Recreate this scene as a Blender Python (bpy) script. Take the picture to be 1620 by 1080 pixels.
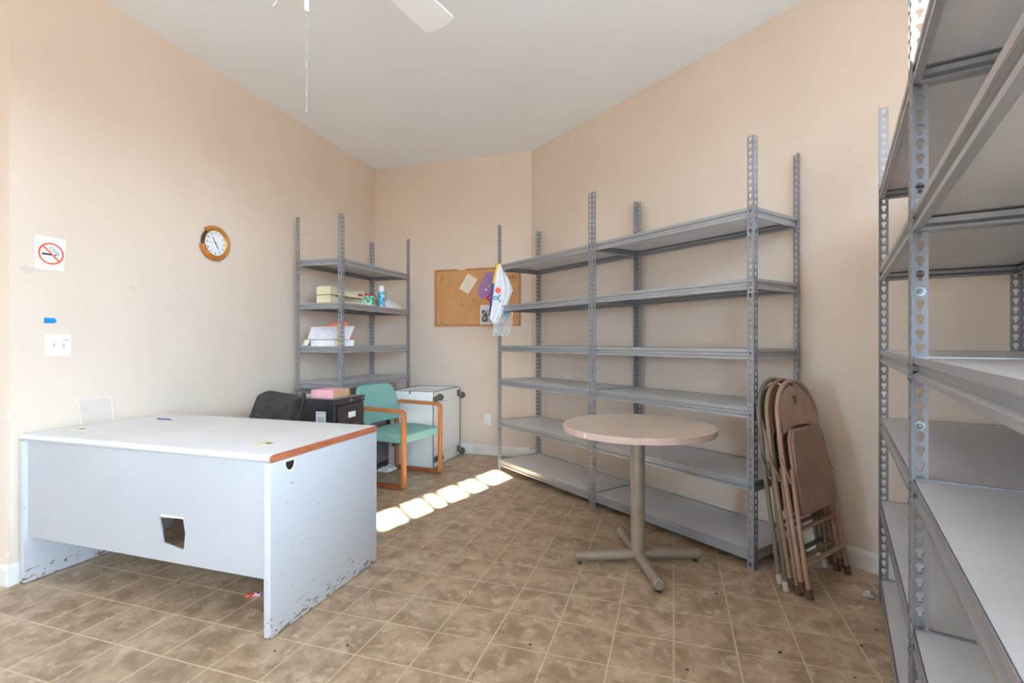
import bpy, bmesh, math, random
from mathutils import Vector, Matrix
random.seed(7)
PI = math.pi
sc = bpy.context.scene
COL = sc.collection
for o in list(bpy.data.objects):
    bpy.data.objects.remove(o)

# ------------------------------------------------------------------ camera
CAM_H = 1.226
YAW = 0.3112
cam_d = bpy.data.cameras.new('camera')
cam_d.sensor_width = 36.0
cam_d.lens = 792.6 / 1620 * 36.0
cam_d.clip_start = 0.02
cam = bpy.data.objects.new('camera', cam_d)
COL.objects.link(cam)
cam.location = (0, 0, CAM_H)
cam.rotation_euler = (PI / 2, 0, YAW)
sc.camera = cam

# ------------------------------------------------------------------ world, sun, exposure
SKY_STRENGTH = 35.0
SUN_STRENGTH = 125.0
w = bpy.data.worlds.new('sky')
sc.world = w
w.use_nodes = True
nt = w.node_tree
nt.nodes.clear()
tc = nt.nodes.new('ShaderNodeTexCoord')
sep = nt.nodes.new('ShaderNodeSeparateXYZ')
mr = nt.nodes.new('ShaderNodeMapRange')
mr.inputs[1].default_value = -0.05
mr.inputs[2].default_value = 0.05
mx = nt.nodes.new('ShaderNodeMix')
mx.data_type = 'RGBA'
mx.inputs[6].default_value = (0.24, 0.24, 0.24, 1)      # pavement outside
mx.inputs[7].default_value = (0.58, 0.79, 1.0, 1)       # hazy bright sky
bg = nt.nodes.new('ShaderNodeBackground')
bg.inputs['Strength'].default_value = SKY_STRENGTH
out = nt.nodes.new('ShaderNodeOutputWorld')
nt.links.new(tc.outputs['Generated'], sep.inputs[0])
nt.links.new(sep.outputs['Z'], mr.inputs[0])
nt.links.new(mr.outputs[0], mx.inputs[0])
nt.links.new(mx.outputs[2], bg.inputs['Color'])
nt.links.new(bg.outputs[0], out.inputs[0])

sun_d = bpy.data.lights.new('sun', 'SUN')
sun_d.energy = SUN_STRENGTH
sun_d.angle = math.radians(0.9)
sun_d.color = (1.0, 0.97, 0.91)
sun = bpy.data.objects.new('sun', sun_d)
COL.objects.link(sun)
el = math.radians(32.6)
to_sun = Vector((math.sin(math.radians(135)) * math.cos(el), math.cos(math.radians(135)) * math.cos(el), math.sin(el)))
sun.rotation_euler = to_sun.to_track_quat('Z', 'Y').to_euler()
sun.location = (4, -3, 5)

vs = sc.view_settings
sc.display_settings.display_device = 'sRGB'
vs.view_transform = 'Standard'
vs.look = 'None'
vs.exposure = 0.50
vs.gamma = 1.0
vs.use_curve_mapping = False
sc.cycles.max_bounces = 12
sc.cycles.diffuse_bounces = 8
sc.cycles.transparent_max_bounces = 12
sc.cycles.use_denoising = True
sc.cycles.sample_clamp_indirect = 6.0

# ------------------------------------------------------------------ colours and materials
def lin(c):
    r = []
    for v in c[:3]:
        v = v / 255.0
        r.append(v / 12.92 if v <= 0.04045 else ((v + 0.055) / 1.055) ** 2.4)
    return (r[0], r[1], r[2], 1.0)

def base_mat(name, rough=0.6, metal=0.0, spec=0.5):
    m = bpy.data.materials.new(name)
    m.use_nodes = True
    b = m.node_tree.nodes['Principled BSDF']
    b.inputs['Roughness'].default_value = rough
    b.inputs['Metallic'].default_value = metal
    b.inputs['Specular IOR Level'].default_value = spec
    return m, m.node_tree, b

def mottled(name, c1, c2, scale=6.0, rough=0.6, metal=0.0, spec=0.5, stretch=(1, 1, 1), detail=5.0, bump=0.0,
            lo=0.35, hi=0.65, speck=None, speck_scale=40.0, speck_lo=0.72, coord='Object', rough_var=0.08):
    """two-colour noise material, optional specks, optional bump"""
    m, t, b = base_mat(name, rough, metal, spec)
    N, L = t.nodes, t.links
    co = N.new('ShaderNodeTexCoord')
    mp = N.new('ShaderNodeMapping')
    mp.inputs['Scale'].default_value = stretch
    if coord == 'World':
        g = N.new('ShaderNodeNewGeometry')
        L.new(g.outputs['Position'], mp.inputs[0])
    else:
        L.new(co.outputs[coord], mp.inputs[0])
    n = N.new('ShaderNodeTexNoise')
    n.inputs['Scale'].default_value = scale
    n.inputs['Detail'].default_value = detail
    L.new(mp.outputs[0], n.inputs['Vector'])
    r = N.new('ShaderNodeMapRange')
    r.inputs[1].default_value = lo
    r.inputs[2].default_value = hi
    L.new(n.outputs['Fac'], r.inputs[0])
    x = N.new('ShaderNodeMix')
    x.data_type = 'RGBA'
    x.inputs[6].default_value = lin(c1)
    x.inputs[7].default_value = lin(c2)
    L.new(r.outputs[0], x.inputs[0])
    last = x.outputs[2]
    if speck:
        n2 = N.new('ShaderNodeTexNoise')
        n2.inputs['Scale'].default_value = speck_scale
        n2.inputs['Detail'].default_value = 3
        L.new(mp.outputs[0], n2.inputs['Vector'])
        r2 = N.new('ShaderNodeMapRange')
        r2.inputs[1].default_value = speck_lo
        r2.inputs[2].default_value = speck_lo + 0.05
        L.new(n2.outputs['Fac'], r2.inputs[0])
        x2 = N.new('ShaderNodeMix')
        x2.data_type = 'RGBA'
        L.new(r2.outputs[0], x2.inputs[0])
        L.new(last, x2.inputs[6])
        x2.inputs[7].default_value = lin(speck)
        last = x2.outputs[2]
    L.new(last, b.inputs['Base Color'])
    rr = N.new('ShaderNodeMapRange')
    rr.inputs[3].default_value = max(0.02, rough - rough_var)
    rr.inputs[4].default_value = min(1.0, rough + rough_var)
    L.new(n.outputs['Fac'], rr.inputs[0])
    L.new(rr.outputs[0], b.inputs['Roughness'])
    if bump:
        bp = N.new('ShaderNodeBump')
        bp.inputs['Strength'].default_value = bump
        bp.inputs['Distance'].default_value = 0.01
        L.new(n.outputs['Fac'], bp.inputs['Height'])
        L.new(bp.outputs[0], b.inputs['Normal'])
    return m

M = {}
M['wall'] = mottled('painted_wall', (218, 201, 184), (223, 207, 191), 1.3, 0.75, coord='World', speck=(205, 190, 172), speck_scale=9, speck_lo=0.76)
M['jamb'] = mottled('pinkish_wall_paint', (182, 160, 148), (188, 168, 156), 1.3, 0.75, coord='World')
M['ceiling'] = mottled('ceiling_paint', (240, 246, 252), (244, 249, 254), 1.0, 0.85, coord='World', bump=0.05)
M['base'] = mottled('baseboard_paint', (232, 232, 228), (216, 214, 206), 7, 0.5, coord='World', speck=(150, 140, 125), speck_scale=22, speck_lo=0.70)
M['steel'] = mottled('galvanised_grey_steel', (136, 139, 146), (150, 153, 160), 4, 0.46, 0.35)
M['beam'] = mottled('grey_enamel_beam', (164, 166, 170), (172, 174, 178), 1.5, 0.34, 0.45, detail=2)
M['board'] = mottled('grey_shelf_board', (208, 209, 212), (218, 219, 222), 3.2, 0.42, speck=(130, 126, 122), speck_scale=16, speck_lo=0.76)
M['bolt'] = mottled('zinc_bolt', (150, 158, 162), (120, 128, 132), 60, 0.35, 0.8)
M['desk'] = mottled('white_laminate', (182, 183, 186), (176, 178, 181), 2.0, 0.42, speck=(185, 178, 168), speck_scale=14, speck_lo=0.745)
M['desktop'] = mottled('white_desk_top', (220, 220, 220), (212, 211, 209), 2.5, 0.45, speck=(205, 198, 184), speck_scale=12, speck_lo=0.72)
M['oak'] = mottled('raw_wood_edge', (184, 112, 78), (158, 88, 58), 18, 0.6, stretch=(6, 0.7, 6), bump=0.2, speck=(215, 150, 105), speck_scale=60, speck_lo=0.66)
M['pedestal'] = mottled('hole_shade_brown', (96, 74, 62), (84, 64, 54), 8, 0.7)  # brown that paints the shade behind the desk hole
M['cream'] = mottled('cream_plastic', (226, 222, 190), (216, 210, 174), 20, 0.45)
M['black'] = mottled('black_hole', (22, 20, 18), (30, 28, 26), 20, 0.9)
M['tabletop'] = mottled('beige_laminate', (216, 198, 182), (205, 186, 170), 28, 0.35, speck=(150, 122, 104), speck_scale=70, speck_lo=0.68)
M['tablerim'] = mottled('table_edge_band', (204, 178, 166), (192, 166, 154), 18, 0.5, speck=(222, 200, 178), speck_scale=14, speck_lo=0.72)
M['taupe'] = mottled('taupe_enamel', (156, 142, 126), (140, 126, 111), 8, 0.38, 0.15, speck=(168, 158, 144), speck_scale=34, speck_lo=0.70)
M['pinktan'] = mottled('tan_pink_enamel', (172, 140, 122), (160, 126, 108), 9, 0.42, 0.1, speck=(118, 84, 66), speck_scale=36, speck_lo=0.71)
M['pinkseat'] = mottled('tan_pink_seat', (156, 122, 106), (146, 112, 97), 6, 0.5, speck=(172, 130, 110), speck_scale=44, speck_lo=0.7)
M['olivetan'] = mottled('olive_tan_enamel', (150, 124, 98), (134, 110, 88), 9, 0.42, 0.1, speck=(96, 82, 62), speck_scale=36, speck_lo=0.72)
M['olive'] = mottled('grey_olive_enamel', (118, 108, 94), (106, 97, 84), 9, 0.42, 0.1, speck=(76, 70, 56), speck_scale=36, speck_lo=0.72)
M['foot'] = mottled('worn_rubber_foot', (104, 74, 54), (80, 60, 48), 30, 0.8)
M['whitefoot'] = mottled('white_rubber_foot', (190, 188, 176), (168, 164, 150), 30, 0.7)
M['rust'] = mottled('rust', (138, 78, 46), (88, 54, 36), 40, 0.85)
M['teal'] = mottled('teal_tweed', (142, 188, 180), (118, 168, 160), 140, 0.95, spec=0.2, bump=0.35, speck=(176, 212, 200), speck_scale=190, speck_lo=0.62)
M['chairwood'] = mottled('orange_oak', (190, 124, 76), (168, 104, 58), 10, 0.4, stretch=(1, 1, 0.3), speck=(150, 84, 40), speck_scale=30, speck_lo=0.7)
M['chairwood2'] = mottled('orange_oak_dark', (160, 92, 50), (140, 78, 42), 10, 0.45, stretch=(0.4, 1, 1))
M['whitecab'] = mottled('white_enamel_cabinet', (244, 245, 243), (236, 238, 235), 3, 0.4, speck=(150, 142, 130), speck_scale=18, speck_lo=0.76)
M['gasket'] = mottled('dark_gasket', (52, 50, 48), (70, 66, 62), 30, 0.8)
M['caster'] = mottled('dirty_caster', (70, 66, 60), (98, 92, 82), 40, 0.6, 0.2)
M['castmetal'] = mottled('caster_steel', (132, 128, 118), (106, 102, 94), 40, 0.4, 0.8)
M['filecab'] = mottled('black_file_cabinet', (44, 41, 44), (56, 52, 55), 4, 0.45, speck=(84, 80, 82), speck_scale=24, speck_lo=0.74)
M['greytop'] = mottled('grey_cabinet_top', (128, 126, 126), (146, 144, 143), 5, 0.5)
M['paper'] = mottled('white_paper', (236, 236, 238), (228, 228, 231), 8, 0.8)
M['printed'] = mottled('printed_paper', (234, 233, 237), (216, 208, 216), 16, 0.8, stretch=(1, 5, 1), lo=0.5, hi=0.7)
M['pinkbox'] = mottled('pink_card', (240, 178, 184), (232, 168, 176), 14, 0.7)
M['browncard'] = mottled('brown_card', (212, 172, 132), (202, 160, 120), 20, 0.8)
M['leather'] = mottled('black_vinyl', (34, 32, 34), (52, 48, 50), 6, 0.28, bump=0.35, stretch=(1, 1, 2), rough_var=0.12)
M['blackplastic'] = mottled('black_plastic', (30, 30, 32), (38, 38, 40), 20, 0.5)
M['cork'] = mottled('cork', (202, 156, 108), (192, 144, 94), 5, 0.9, spec=0.2, speck=(166, 112, 64), speck_scale=60, speck_lo=0.66)
M['corkframe'] = mottled('pine_frame', (186, 136, 88), (170, 120, 76), 12, 0.6, stretch=(3, 1, 3))
M['pin'] = mottled('dark_pin', (90, 60, 40), (60, 44, 34), 40, 0.5)
M['purple'] = mottled('purple_paper', (158, 128, 176), (148, 118, 166), 10, 0.8)
M['red'] = mottled('red_paper', (206, 44, 66), (190, 36, 58), 10, 0.7)
M['cardcream'] = mottled('cream_card', (236, 226, 208), (228, 216, 196), 10, 0.8)
M['photo'] = mottled('photo_print', (30, 30, 32), (190, 186, 182), 38, 0.5, coord='Object', lo=0.42, hi=0.58)
M['ink'] = mottled('dark_ink', (40, 40, 44), (52, 52, 56), 20, 0.7)
M['gold'] = mottled('gold_print', (206, 178, 70), (190, 160, 60), 20, 0.5)
M['bagwhite'] = mottled('white_bag_film', (240, 242, 246), (230, 233, 240), 12, 0.35, bump=0.25)
M['bagblue'] = mottled('blue_print', (38, 66, 150), (30, 54, 130), 10, 0.4)
M['bagyellow'] = mottled('yellow_print', (246, 206, 40), (240, 196, 30), 10, 0.4)
M['orange'] = mottled('orange_print', (238, 112, 70), (228, 96, 58), 30, 0.5)
M['tealprint'] = mottled('teal_print', (24, 134, 160), (20, 120, 150), 30, 0.5)
M['bluetape'] = mottled('blue_tape', (20, 150, 226), (14, 120, 200), 18, 0.6)
M['signwhite'] = mottled('sign_white', (244, 245, 247), (238, 240, 243), 10, 0.5)
M['signred'] = mottled('sign_red', (232, 92, 62), (224, 82, 54), 30, 0.5)
M['plate'] = mottled('switch_plate', (244, 246, 250), (238, 241, 246), 10, 0.4)
M['greyprint'] = mottled('grey_toggle', (198, 202, 206), (180, 184, 190), 20, 0.4)
M['clockwood'] = mottled('clock_oak', (196, 128, 58), (160, 96, 38), 14, 0.35, stretch=(1, 1, 4))
M['clockdark'] = mottled('clock_case', (78, 54, 36), (60, 42, 28), 14, 0.6)
M['brass'] = mottled('brass_rim', (206, 172, 90), (186, 150, 70), 20, 0.3, 0.8)
M['dial'] = mottled('clock_dial', (242, 246, 246), (236, 241, 242), 10, 0.4)
M['fanwhite'] = mottled('fan_white', (246, 248, 250), (242, 244, 247), 6, 0.4)
M['chain'] = mottled('chain_steel', (196, 198, 200), (170, 172, 175), 40, 0.3, 0.6)
M['palegreen'] = mottled('pale_green_plastic', (230, 222, 190), (220, 212, 178), 10, 0.5)
M['green'] = mottled('green_print', (60, 168, 118), (214, 236, 220), 30, 0.6, lo=0.48, hi=0.56)
M['canwhite'] = mottled('white_cap', (240, 242, 244), (232, 235, 238), 10, 0.35)
M['canblue'] = mottled('blue_can_print', (60, 172, 218), (214, 236, 246), 22, 0.35, lo=0.5, hi=0.6)
M['cloth'] = mottled('white_cloth', (238, 238, 238), (224, 224, 226), 20, 0.95, bump=0.4)
M['yellowcream'] = mottled('cream_yellow_plastic', (238, 224, 164), (226, 210, 146), 10, 0.5)
M['wrapper'] = mottled('candy_wrapper', (196, 40, 60), (224, 200, 210), 60, 0.35, lo=0.5, hi=0.55)
M['debris'] = mottled('dirt_speck', (58, 40, 30), (84, 58, 40), 60, 0.9)
M['plaster'] = mottled('bare_plaster', (232, 229, 222), (222, 216, 206), 12, 0.9, bump=0.2)
M['tapeclear'] = mottled('old_tape', (212, 202, 188), (206, 196, 182), 30, 0.35)

# worn desk side: scuffs and rust along the bottom edge (dirt with its own shape)
def worn_desk(name):
    m, t, b = base_mat(name, 0.42)
    N, L = t.nodes, t.links
    g = N.new('ShaderNodeNewGeometry')
    sx = N.new('ShaderNodeSeparateXYZ')
    L.new(g.outputs['Position'], sx.inputs[0])
    n = N.new('ShaderNodeTexNoise'); n.inputs['Scale'].default_value = 60; n.inputs['Detail'].default_value = 6
    mp = N.new('ShaderNodeMapping'); mp.inputs['Scale'].default_value = (1, 0.5, 1.3)
    L.new(g.outputs['Position'], mp.inputs[0]); L.new(mp.outputs[0], n.inputs['Vector'])
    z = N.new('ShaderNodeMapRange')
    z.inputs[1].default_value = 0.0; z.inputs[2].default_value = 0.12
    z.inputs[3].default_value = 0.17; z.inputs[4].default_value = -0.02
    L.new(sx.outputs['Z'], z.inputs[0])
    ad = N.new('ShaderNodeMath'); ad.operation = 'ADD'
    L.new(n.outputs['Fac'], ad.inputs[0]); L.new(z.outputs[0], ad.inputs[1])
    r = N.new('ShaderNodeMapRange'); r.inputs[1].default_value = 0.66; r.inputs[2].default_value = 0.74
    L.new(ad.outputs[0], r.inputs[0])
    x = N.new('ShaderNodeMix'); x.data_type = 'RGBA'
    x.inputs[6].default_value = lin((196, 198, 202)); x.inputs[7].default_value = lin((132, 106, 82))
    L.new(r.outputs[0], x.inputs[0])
    L.new(x.outputs[2], b.inputs['Base Color'])
    return m
M['deskworn'] = worn_desk('worn_white_laminate')

def tile_mat():
    m, t, b = base_mat('brown_mottled_tile', 0.42)
    N, L = t.nodes, t.links
    g = N.new('ShaderNodeNewGeometry')
    def noise(scale, detail, rough=0.55, dist=0.0):
        n = N.new('ShaderNodeTexNoise')
        n.inputs['Scale'].default_value = scale
        n.inputs['Detail'].default_value = detail
        n.inputs['Roughness'].default_value = rough
        n.inputs['Distortion'].default_value = dist
        L.new(g.outputs['Position'], n.inputs['Vector'])
        return n
    def rng(s, a, c):
        r = N.new('ShaderNodeMapRange'); r.inputs[1].default_value = a; r.inputs[2].default_value = c
        L.new(s, r.inputs[0]); return r.outputs[0]
    def mix(f, a, c):
        x = N.new('ShaderNodeMix'); x.data_type = 'RGBA'
        L.new(f, x.inputs[0])
        for i, v in ((6, a), (7, c)):
            if isinstance(v, tuple): x.inputs[i].default_value = lin(v)
            else: L.new(v, x.inputs[i])
        return x.outputs[2]
    c = mix(rng(noise(7, 8, 0.65, 0.6).outputs['Fac'], 0.38, 0.62), (150, 126, 101), (188, 165, 138))
    c = mix(rng(noise(13, 7, 0.7, 0.5).outputs['Fac'], 0.52, 0.74), c, (218, 200, 176))
    c = mix(rng(noise(60, 4, 0.7, 0.2).outputs['Fac'], 0.58, 0.80), c, (122, 98, 76))
    c = mix(rng(noise(1.3, 3).outputs['Fac'], 0.62, 0.80), c, (150, 134, 112))
    # yellow stains with a shape of their own
    c = mix(rng(noise(2.4, 5, 0.7, 0.8).outputs['Fac'], 0.70, 0.80), c, (190, 158, 96))
    L.new(c, b.inputs['Base Color'])
    r = rng(noise(9, 4).outputs['Fac'], 0.3, 0.7)
    rr = N.new('ShaderNodeMapRange'); rr.inputs[3].default_value = 0.32; rr.inputs[4].default_value = 0.5
    L.new(r, rr.inputs[0]); L.new(rr.outputs[0], b.inputs['Roughness'])
    bp = N.new('ShaderNodeBump'); bp.inputs['Strength'].default_value = 0.12; bp.inputs['Distance'].default_value = 0.003
    L.new(noise(40, 4).outputs['Fac'], bp.inputs['Height']); L.new(bp.outputs[0], b.inputs['Normal'])
    return m
M['tile'] = tile_mat()
M['grout'] = mottled('cream_grout', (214, 198, 172), (200, 182, 154), 30, 0.8, coord='World', speck=(150, 126, 100), speck_scale=9, speck_lo=0.69)

def clear_mat(name, tint, alpha, rough=0.08):
    m, t, b = base_mat(name, rough)
    N, L = t.nodes, t.links
    co = N.new('ShaderNodeTexCoord')
    n = N.new('ShaderNodeTexNoise'); n.inputs['Scale'].default_value = 24; n.inputs['Detail'].default_value = 4
    L.new(co.outputs['Object'], n.inputs['Vector'])
    r = N.new('ShaderNodeMapRange'); r.inputs[1].default_value = 0.4; r.inputs[2].default_value = 0.7
    r.inputs[3].default_value = alpha; r.inputs[4].default_value = min(1, alpha * (2 if alpha > 0.15 else 1.2))
    L.new(n.outputs['Fac'], r.inputs[0]); L.new(r.outputs[0], b.inputs['Alpha'])
    b.inputs['Base Color'].default_value = lin(tint)
    b.inputs['Specular IOR Level'].default_value = 0.3
    return m
M['clearfilm'] = clear_mat('clear_plastic_film', (236, 240, 244), 0.2)
M['acrylic'] = clear_mat('clear_acrylic', (232, 232, 230), 0.10, 0.1)

# ------------------------------------------------------------------ mesh helpers
class MB:
    def __init__(s):
        s.v, s.f = [], []
    def add(s, vs_, fs):
        n = len(s.v)
        s.v += [tuple(v) for v in vs_]
        s.f += [tuple(i + n for i in f) for f in fs]
        return s
    def box(s, x0, y0, z0, x1, y1, z1, b=0.0):
        if b <= 0:
            return s.add([(x0, y0, z0), (x1, y0, z0), (x1, y1, z0), (x0, y1, z0), (x0, y0, z1), (x1, y0, z1), (x1, y1, z1), (x0, y1, z1)],
                         [(0, 3, 2, 1), (4, 5, 6, 7), (0, 1, 5, 4), (1, 2, 6, 5), (2, 3, 7, 6), (3, 0, 4, 7)])
        bm = bmesh.new()
        bmesh.ops.create_cube(bm, size=1.0)
        for v in bm.verts:
            v.co = Vector(((x0 + x1) / 2 + v.co.x * (x1 - x0), (y0 + y1) / 2 + v.co.y * (y1 - y0), (z0 + z1) / 2 + v.co.z * (z1 - z0)))
        bmesh.ops.bevel(bm, geom=bm.edges[:], offset=b, segments=3, affect='EDGES', profile=0.5)
        return s.bm(bm)
    def bm(s, bm, mat=None):
        if mat is not None:
            bmesh.ops.transform(bm, matrix=mat, verts=bm.verts[:])
        bm.verts.index_update()
        s.add([v.co[:] for v in bm.verts], [[v.index for v in f.verts] for f in bm.faces])
        bm.free()
        return s
    def tube(s, pts, r, n=10, caps=True, r2=None, closed=False):
        pts = [Vector(p) for p in pts]
        k = len(pts)
        rs = r if isinstance(r, (list, tuple)) else [r] * k
        tang = []
        for i in range(k):
            if closed:
                t = pts[(i + 1) % k] - pts[i - 1]
            else:
                t = pts[min(i + 1, k - 1)] - pts[max(i - 1, 0)]
            tang.append(t.normalized())
        a = Vector((0, 0, 1)) if abs(tang[0].z) < 0.9 else Vector((1, 0, 0))
        nrm = (a - tang[0] * a.dot(tang[0])).normalized()
        vs_, fs = [], []
        for i in range(k):
            nrm = (nrm - tang[i] * nrm.dot(tang[i])).normalized()
            bi = tang[i].cross(nrm)
            for j in range(n):
                an = 2 * PI * (j + 0.5) / n
                rb = r2 if r2 else rs[i]
                vs_.append(pts[i] + nrm * math.cos(an) * rs[i] + bi * math.sin(an) * rb)
        for i in range(k if closed else k - 1):
            for j in range(n):
                p, q = i * n, ((i + 1) % k) * n
                fs.append((p + j, p + (j + 1) % n, q + (j + 1) % n, q + j))
        if caps and not closed:
            fs.append(tuple(range(n))[::-1])
            fs.append(tuple((k - 1) * n + j for j in range(n)))
        return s.add(vs_, fs)
    def lathe(s, prof, n=24, c=(0, 0, 0)):
        vs_, fs = [], []
        for r, z in prof:
            for j in range(n):
                an = 2 * PI * j / n
                vs_.append((c[0] + r * math.cos(an), c[1] + r * math.sin(an), c[2] + z))
        for i in range(len(prof) - 1):
            for j in range(n):
                fs.append((i * n + j, i * n + (j + 1) % n, (i + 1) * n + (j + 1) % n, (i + 1) * n + j))
        fs.append(tuple(range(n))[::-1])
        fs.append(tuple((len(prof) - 1) * n + j for j in range(n)))
        return s.add(vs_, fs)
    def prism(s, poly, h0, h1, axis='z'):
        """polygon extruded along an axis; poly gives the other two coordinates"""
        def P(a, b, h):
            return (a, b, h) if axis == 'z' else ((a, h, b) if axis == 'y' else (h, a, b))
        n = len(poly)
        vs_ = [P(a, b, h0) for a, b in poly] + [P(a, b, h1) for a, b in poly]
        fs = [tuple(range(n))[::-1], tuple(range(n, 2 * n))] + [(i, (i + 1) % n, n + (i + 1) % n, n + i) for i in range(n)]
        return s.add(vs_, fs)
    def xf(s, mat):
        s.v = [tuple(mat @ Vector(v)) for v in s.v]
        return s
    def mesh(s, name, mat, smooth=35, recalc=True):
        me = bpy.data.meshes.new(name)
        me.from_pydata(s.v, [], s.f)
        if recalc:
            bm = bmesh.new(); bm.from_mesh(me)
            bmesh.ops.recalc_face_normals(bm, faces=bm.faces[:])
            bm.to_mesh(me); bm.free()
        if mat is not None:
            me.materials.append(mat)
        if smooth:
            for p in me.polygons: p.use_smooth = True
            me.set_sharp_from_angle(angle=math.radians(smooth))
        me.update()
        return me

def put(name, mb, mat, parent=None, loc=None, rot=None, smooth=35, label=None, recalc=True):
    me = mb if isinstance(mb, bpy.types.Mesh) else mb.mesh(name, mat, smooth, recalc)
    o = bpy.data.objects.new(name, me)
    COL.objects.link(o)
    if parent: o.parent = parent
    if loc: o.location = loc
    if rot: o.rotation_euler = rot
    if label: o['label'] = label
    return o

def tag(o, label, cat, group=None, kind=None):
    o['label'] = label; o['category'] = cat
    if group: o['group'] = group
    if kind: o['kind'] = kind
    return o

def empty(name, loc=(0, 0, 0), rz=0.0, label=None, cat=None, group=None, rot=None):
    o = bpy.data.objects.new(name, None)
    COL.objects.link(o)
    o.empty_display_size = 0.05
    o.location = loc
    o.rotation_euler = rot if rot else (0, 0, rz)
    if label: tag(o, label, cat, group)
    return o

def struct(o, label=None):
    o['kind'] = 'structure'
    if label: o['label'] = label
    return o

def fillet(pts, r, n=5):
    """round the inner corners of a polyline"""
    pts = [Vector(p) for p in pts]
    res = [pts[0]]
    for i in range(1, len(pts) - 1):
        a, b, c = pts[i - 1], pts[i], pts[i + 1]
        u, v = (a - b), (c - b)
        d = min(r, u.length * 0.49, v.length * 0.49)
        p, q = b + u.normalized() * d, b + v.normalized() * d
        for k in range(n + 1):
            t = k / n
            res.append(p * (1 - t) ** 2 + b * 2 * t * (1 - t) + q * t * t)
    res.append(pts[-1])
    return res

def text_mesh(s, size, depth=0.0006):
    cu = bpy.data.curves.new('lettering', 'FONT')
    cu.body = s; cu.size = size; cu.extrude = depth; cu.align_x = 'CENTER'; cu.align_y = 'CENTER'
    cu.resolution_u = 3
    o = bpy.data.objects.new('lettering_tmp', cu)
    COL.objects.link(o)
    dg = bpy.context.evaluated_depsgraph_get()
    me = bpy.data.meshes.new_from_object(o.evaluated_get(dg))
    bpy.data.objects.remove(o)
    mb = MB()
    mb.add([v.co[:] for v in me.vertices], [list(p.vertices) for p in me.polygons])
    bpy.data.meshes.remove(me)
    return mb

# ------------------------------------------------------------------ the room
CEIL = 3.235
P0 = Vector((-3.175, 1.623)); P1 = Vector((-3.323, 5.09)); P2 = Vector((-1.42, 5.09)); P3 = Vector((1.545, 2.690))
dW = Vector((0.2645, 0.9644))                        # direction of the window wall
P4 = P3 - dW * 7.0                                  # rear corner, behind the camera
P5 = Vector((-5.0, P4.y)); P6 = Vector((-5.0, 1.623))
ROOM = [P0, P6, P5, P4, P3, P2, P1]

def wall_block(name, a, b, z0, z1, th, mat, side):
    """vertical slab from a to b, thickened away from the room"""
    d = (b - a).normalized(); n = Vector((d.y, -d.x)) * side * th
    mb = MB().prism([(a.x, a.y), (b.x, b.y), ((b + n).x, (b + n).y), ((a + n).x, (a + n).y)], z0, z1)
    return put(name, mb, mat, smooth=0)

E_ = 0.0
wl = struct(wall_block('wall_left', P1, P0, 0, CEIL, 0.12, M['wall'], 1))
wb = struct(wall_block('wall_back', P1, P2, 0, CEIL, 0.12, M['wall'], -1))
wr = struct(wall_block('wall_right', P2, P3, 0, CEIL, 0.12, M['wall'], -1))
wj = struct(wall_block('wall_front_left', P0 - Vector((0.118, 0)), P6, 0, CEIL, 0.12, M['jamb'], 1))

# rear wall and window wall are out of view but let the daylight in
def wall_with_windows(name, a, b, th, side, wins):
    """wins: (window name, t0, t1, sill, head, mullions, transoms) sorted by t0"""
    d = (b - a).normalized(); L_ = (b - a).length; n = Vector((d.y, -d.x)) * side
    def slab(m, s0, s1, z0, z1, o0=0.0, o1=th):
        p = [a + d * s0 + n * o0, a + d * s1 + n * o0, a + d * s1 + n * o1, a + d * s0 + n * o1]
        m.prism([(q.x, q.y) for q in p], z0, z1)
    mb = MB(); t = 0.0
    for _, t0, t1, zs, zh, _m, _t in wins:
        slab(mb, t, t0, 0, CEIL); slab(mb, t0, t1, 0, zs); slab(mb, t0, t1, zh, CEIL); t = t1
    slab(mb, t, L_, 0, CEIL)
    struct(put(name, mb, M['wall'], smooth=0))
    for wname, t0, t1, zs, zh, mull, trans in wins:
        fr = MB(); fw_ = 0.04
        for s0, s1, z0, z1 in ((t0, t0 + fw_, zs, zh), (t1 - fw_, t1, zs, zh), (t0, t1, zs, zs + fw_), (t0, t1, zh - 0.02, zh)):
            slab(fr, s0, s1, z0, z1, 0.02, 0.07)
        win = struct(put(wname, fr, M['fanwhite'], smooth=0))
        for s in mull:
            mm = MB(); slab(mm, s - 0.026, s + 0.026, zs, zh, 0.025, 0.065)
            put('mullion', mm, M['fanwhite'], win, smooth=0)
        for z in trans:
            mm = MB(); slab(mm, t0, t1, z - 0.02, z + 0.02, 0.03, 0.06)
            put('transom', mm, M['fanwhite'], win, smooth=0)
        c = a + d * (t0 + t1) / 2 + n * (th + 0.03)
        pl = bpy.data.lights.new('window_portal', 'AREA')
        pl.shape = 'RECTANGLE'; pl.size = t1 - t0; pl.size_y = zh - zs
        pl.cycles.is_portal = True
        po = bpy.data.objects.new('window_portal', pl); COL.objects.link(po)
        po.location = (c.x, c.y, (zs + zh) / 2)
        po.rotation_euler = (Vector((n.x, n.y, 0))).to_track_quat('Z', 'Y').to_euler()
    return n
wall_with_windows('wall_window_side', P3, P4, 0.10, -1, [
    ('window_1', 0.05, 0.24, 2.20, 2.60, (), ()),
    ('window_2', 1.06, 2.68, 2.16, 2.65, (1.445, 1.970, 2.125, 2.375), ()),
    ('window_3', 2.95, 4.65, 0.75, 2.34, (3.80,), ())])
struct(wall_block('wall_rear', P5, P4, 0, CEIL, 0.12, M['wall'], 1))
wall_with_windows('wall_far_left', P6, P5, 0.10, 1, [('fill_opening', 3.95, 5.15, 1.10, 2.25, (), ())])  # unseen opening added to bring soft light to the right wall
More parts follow.
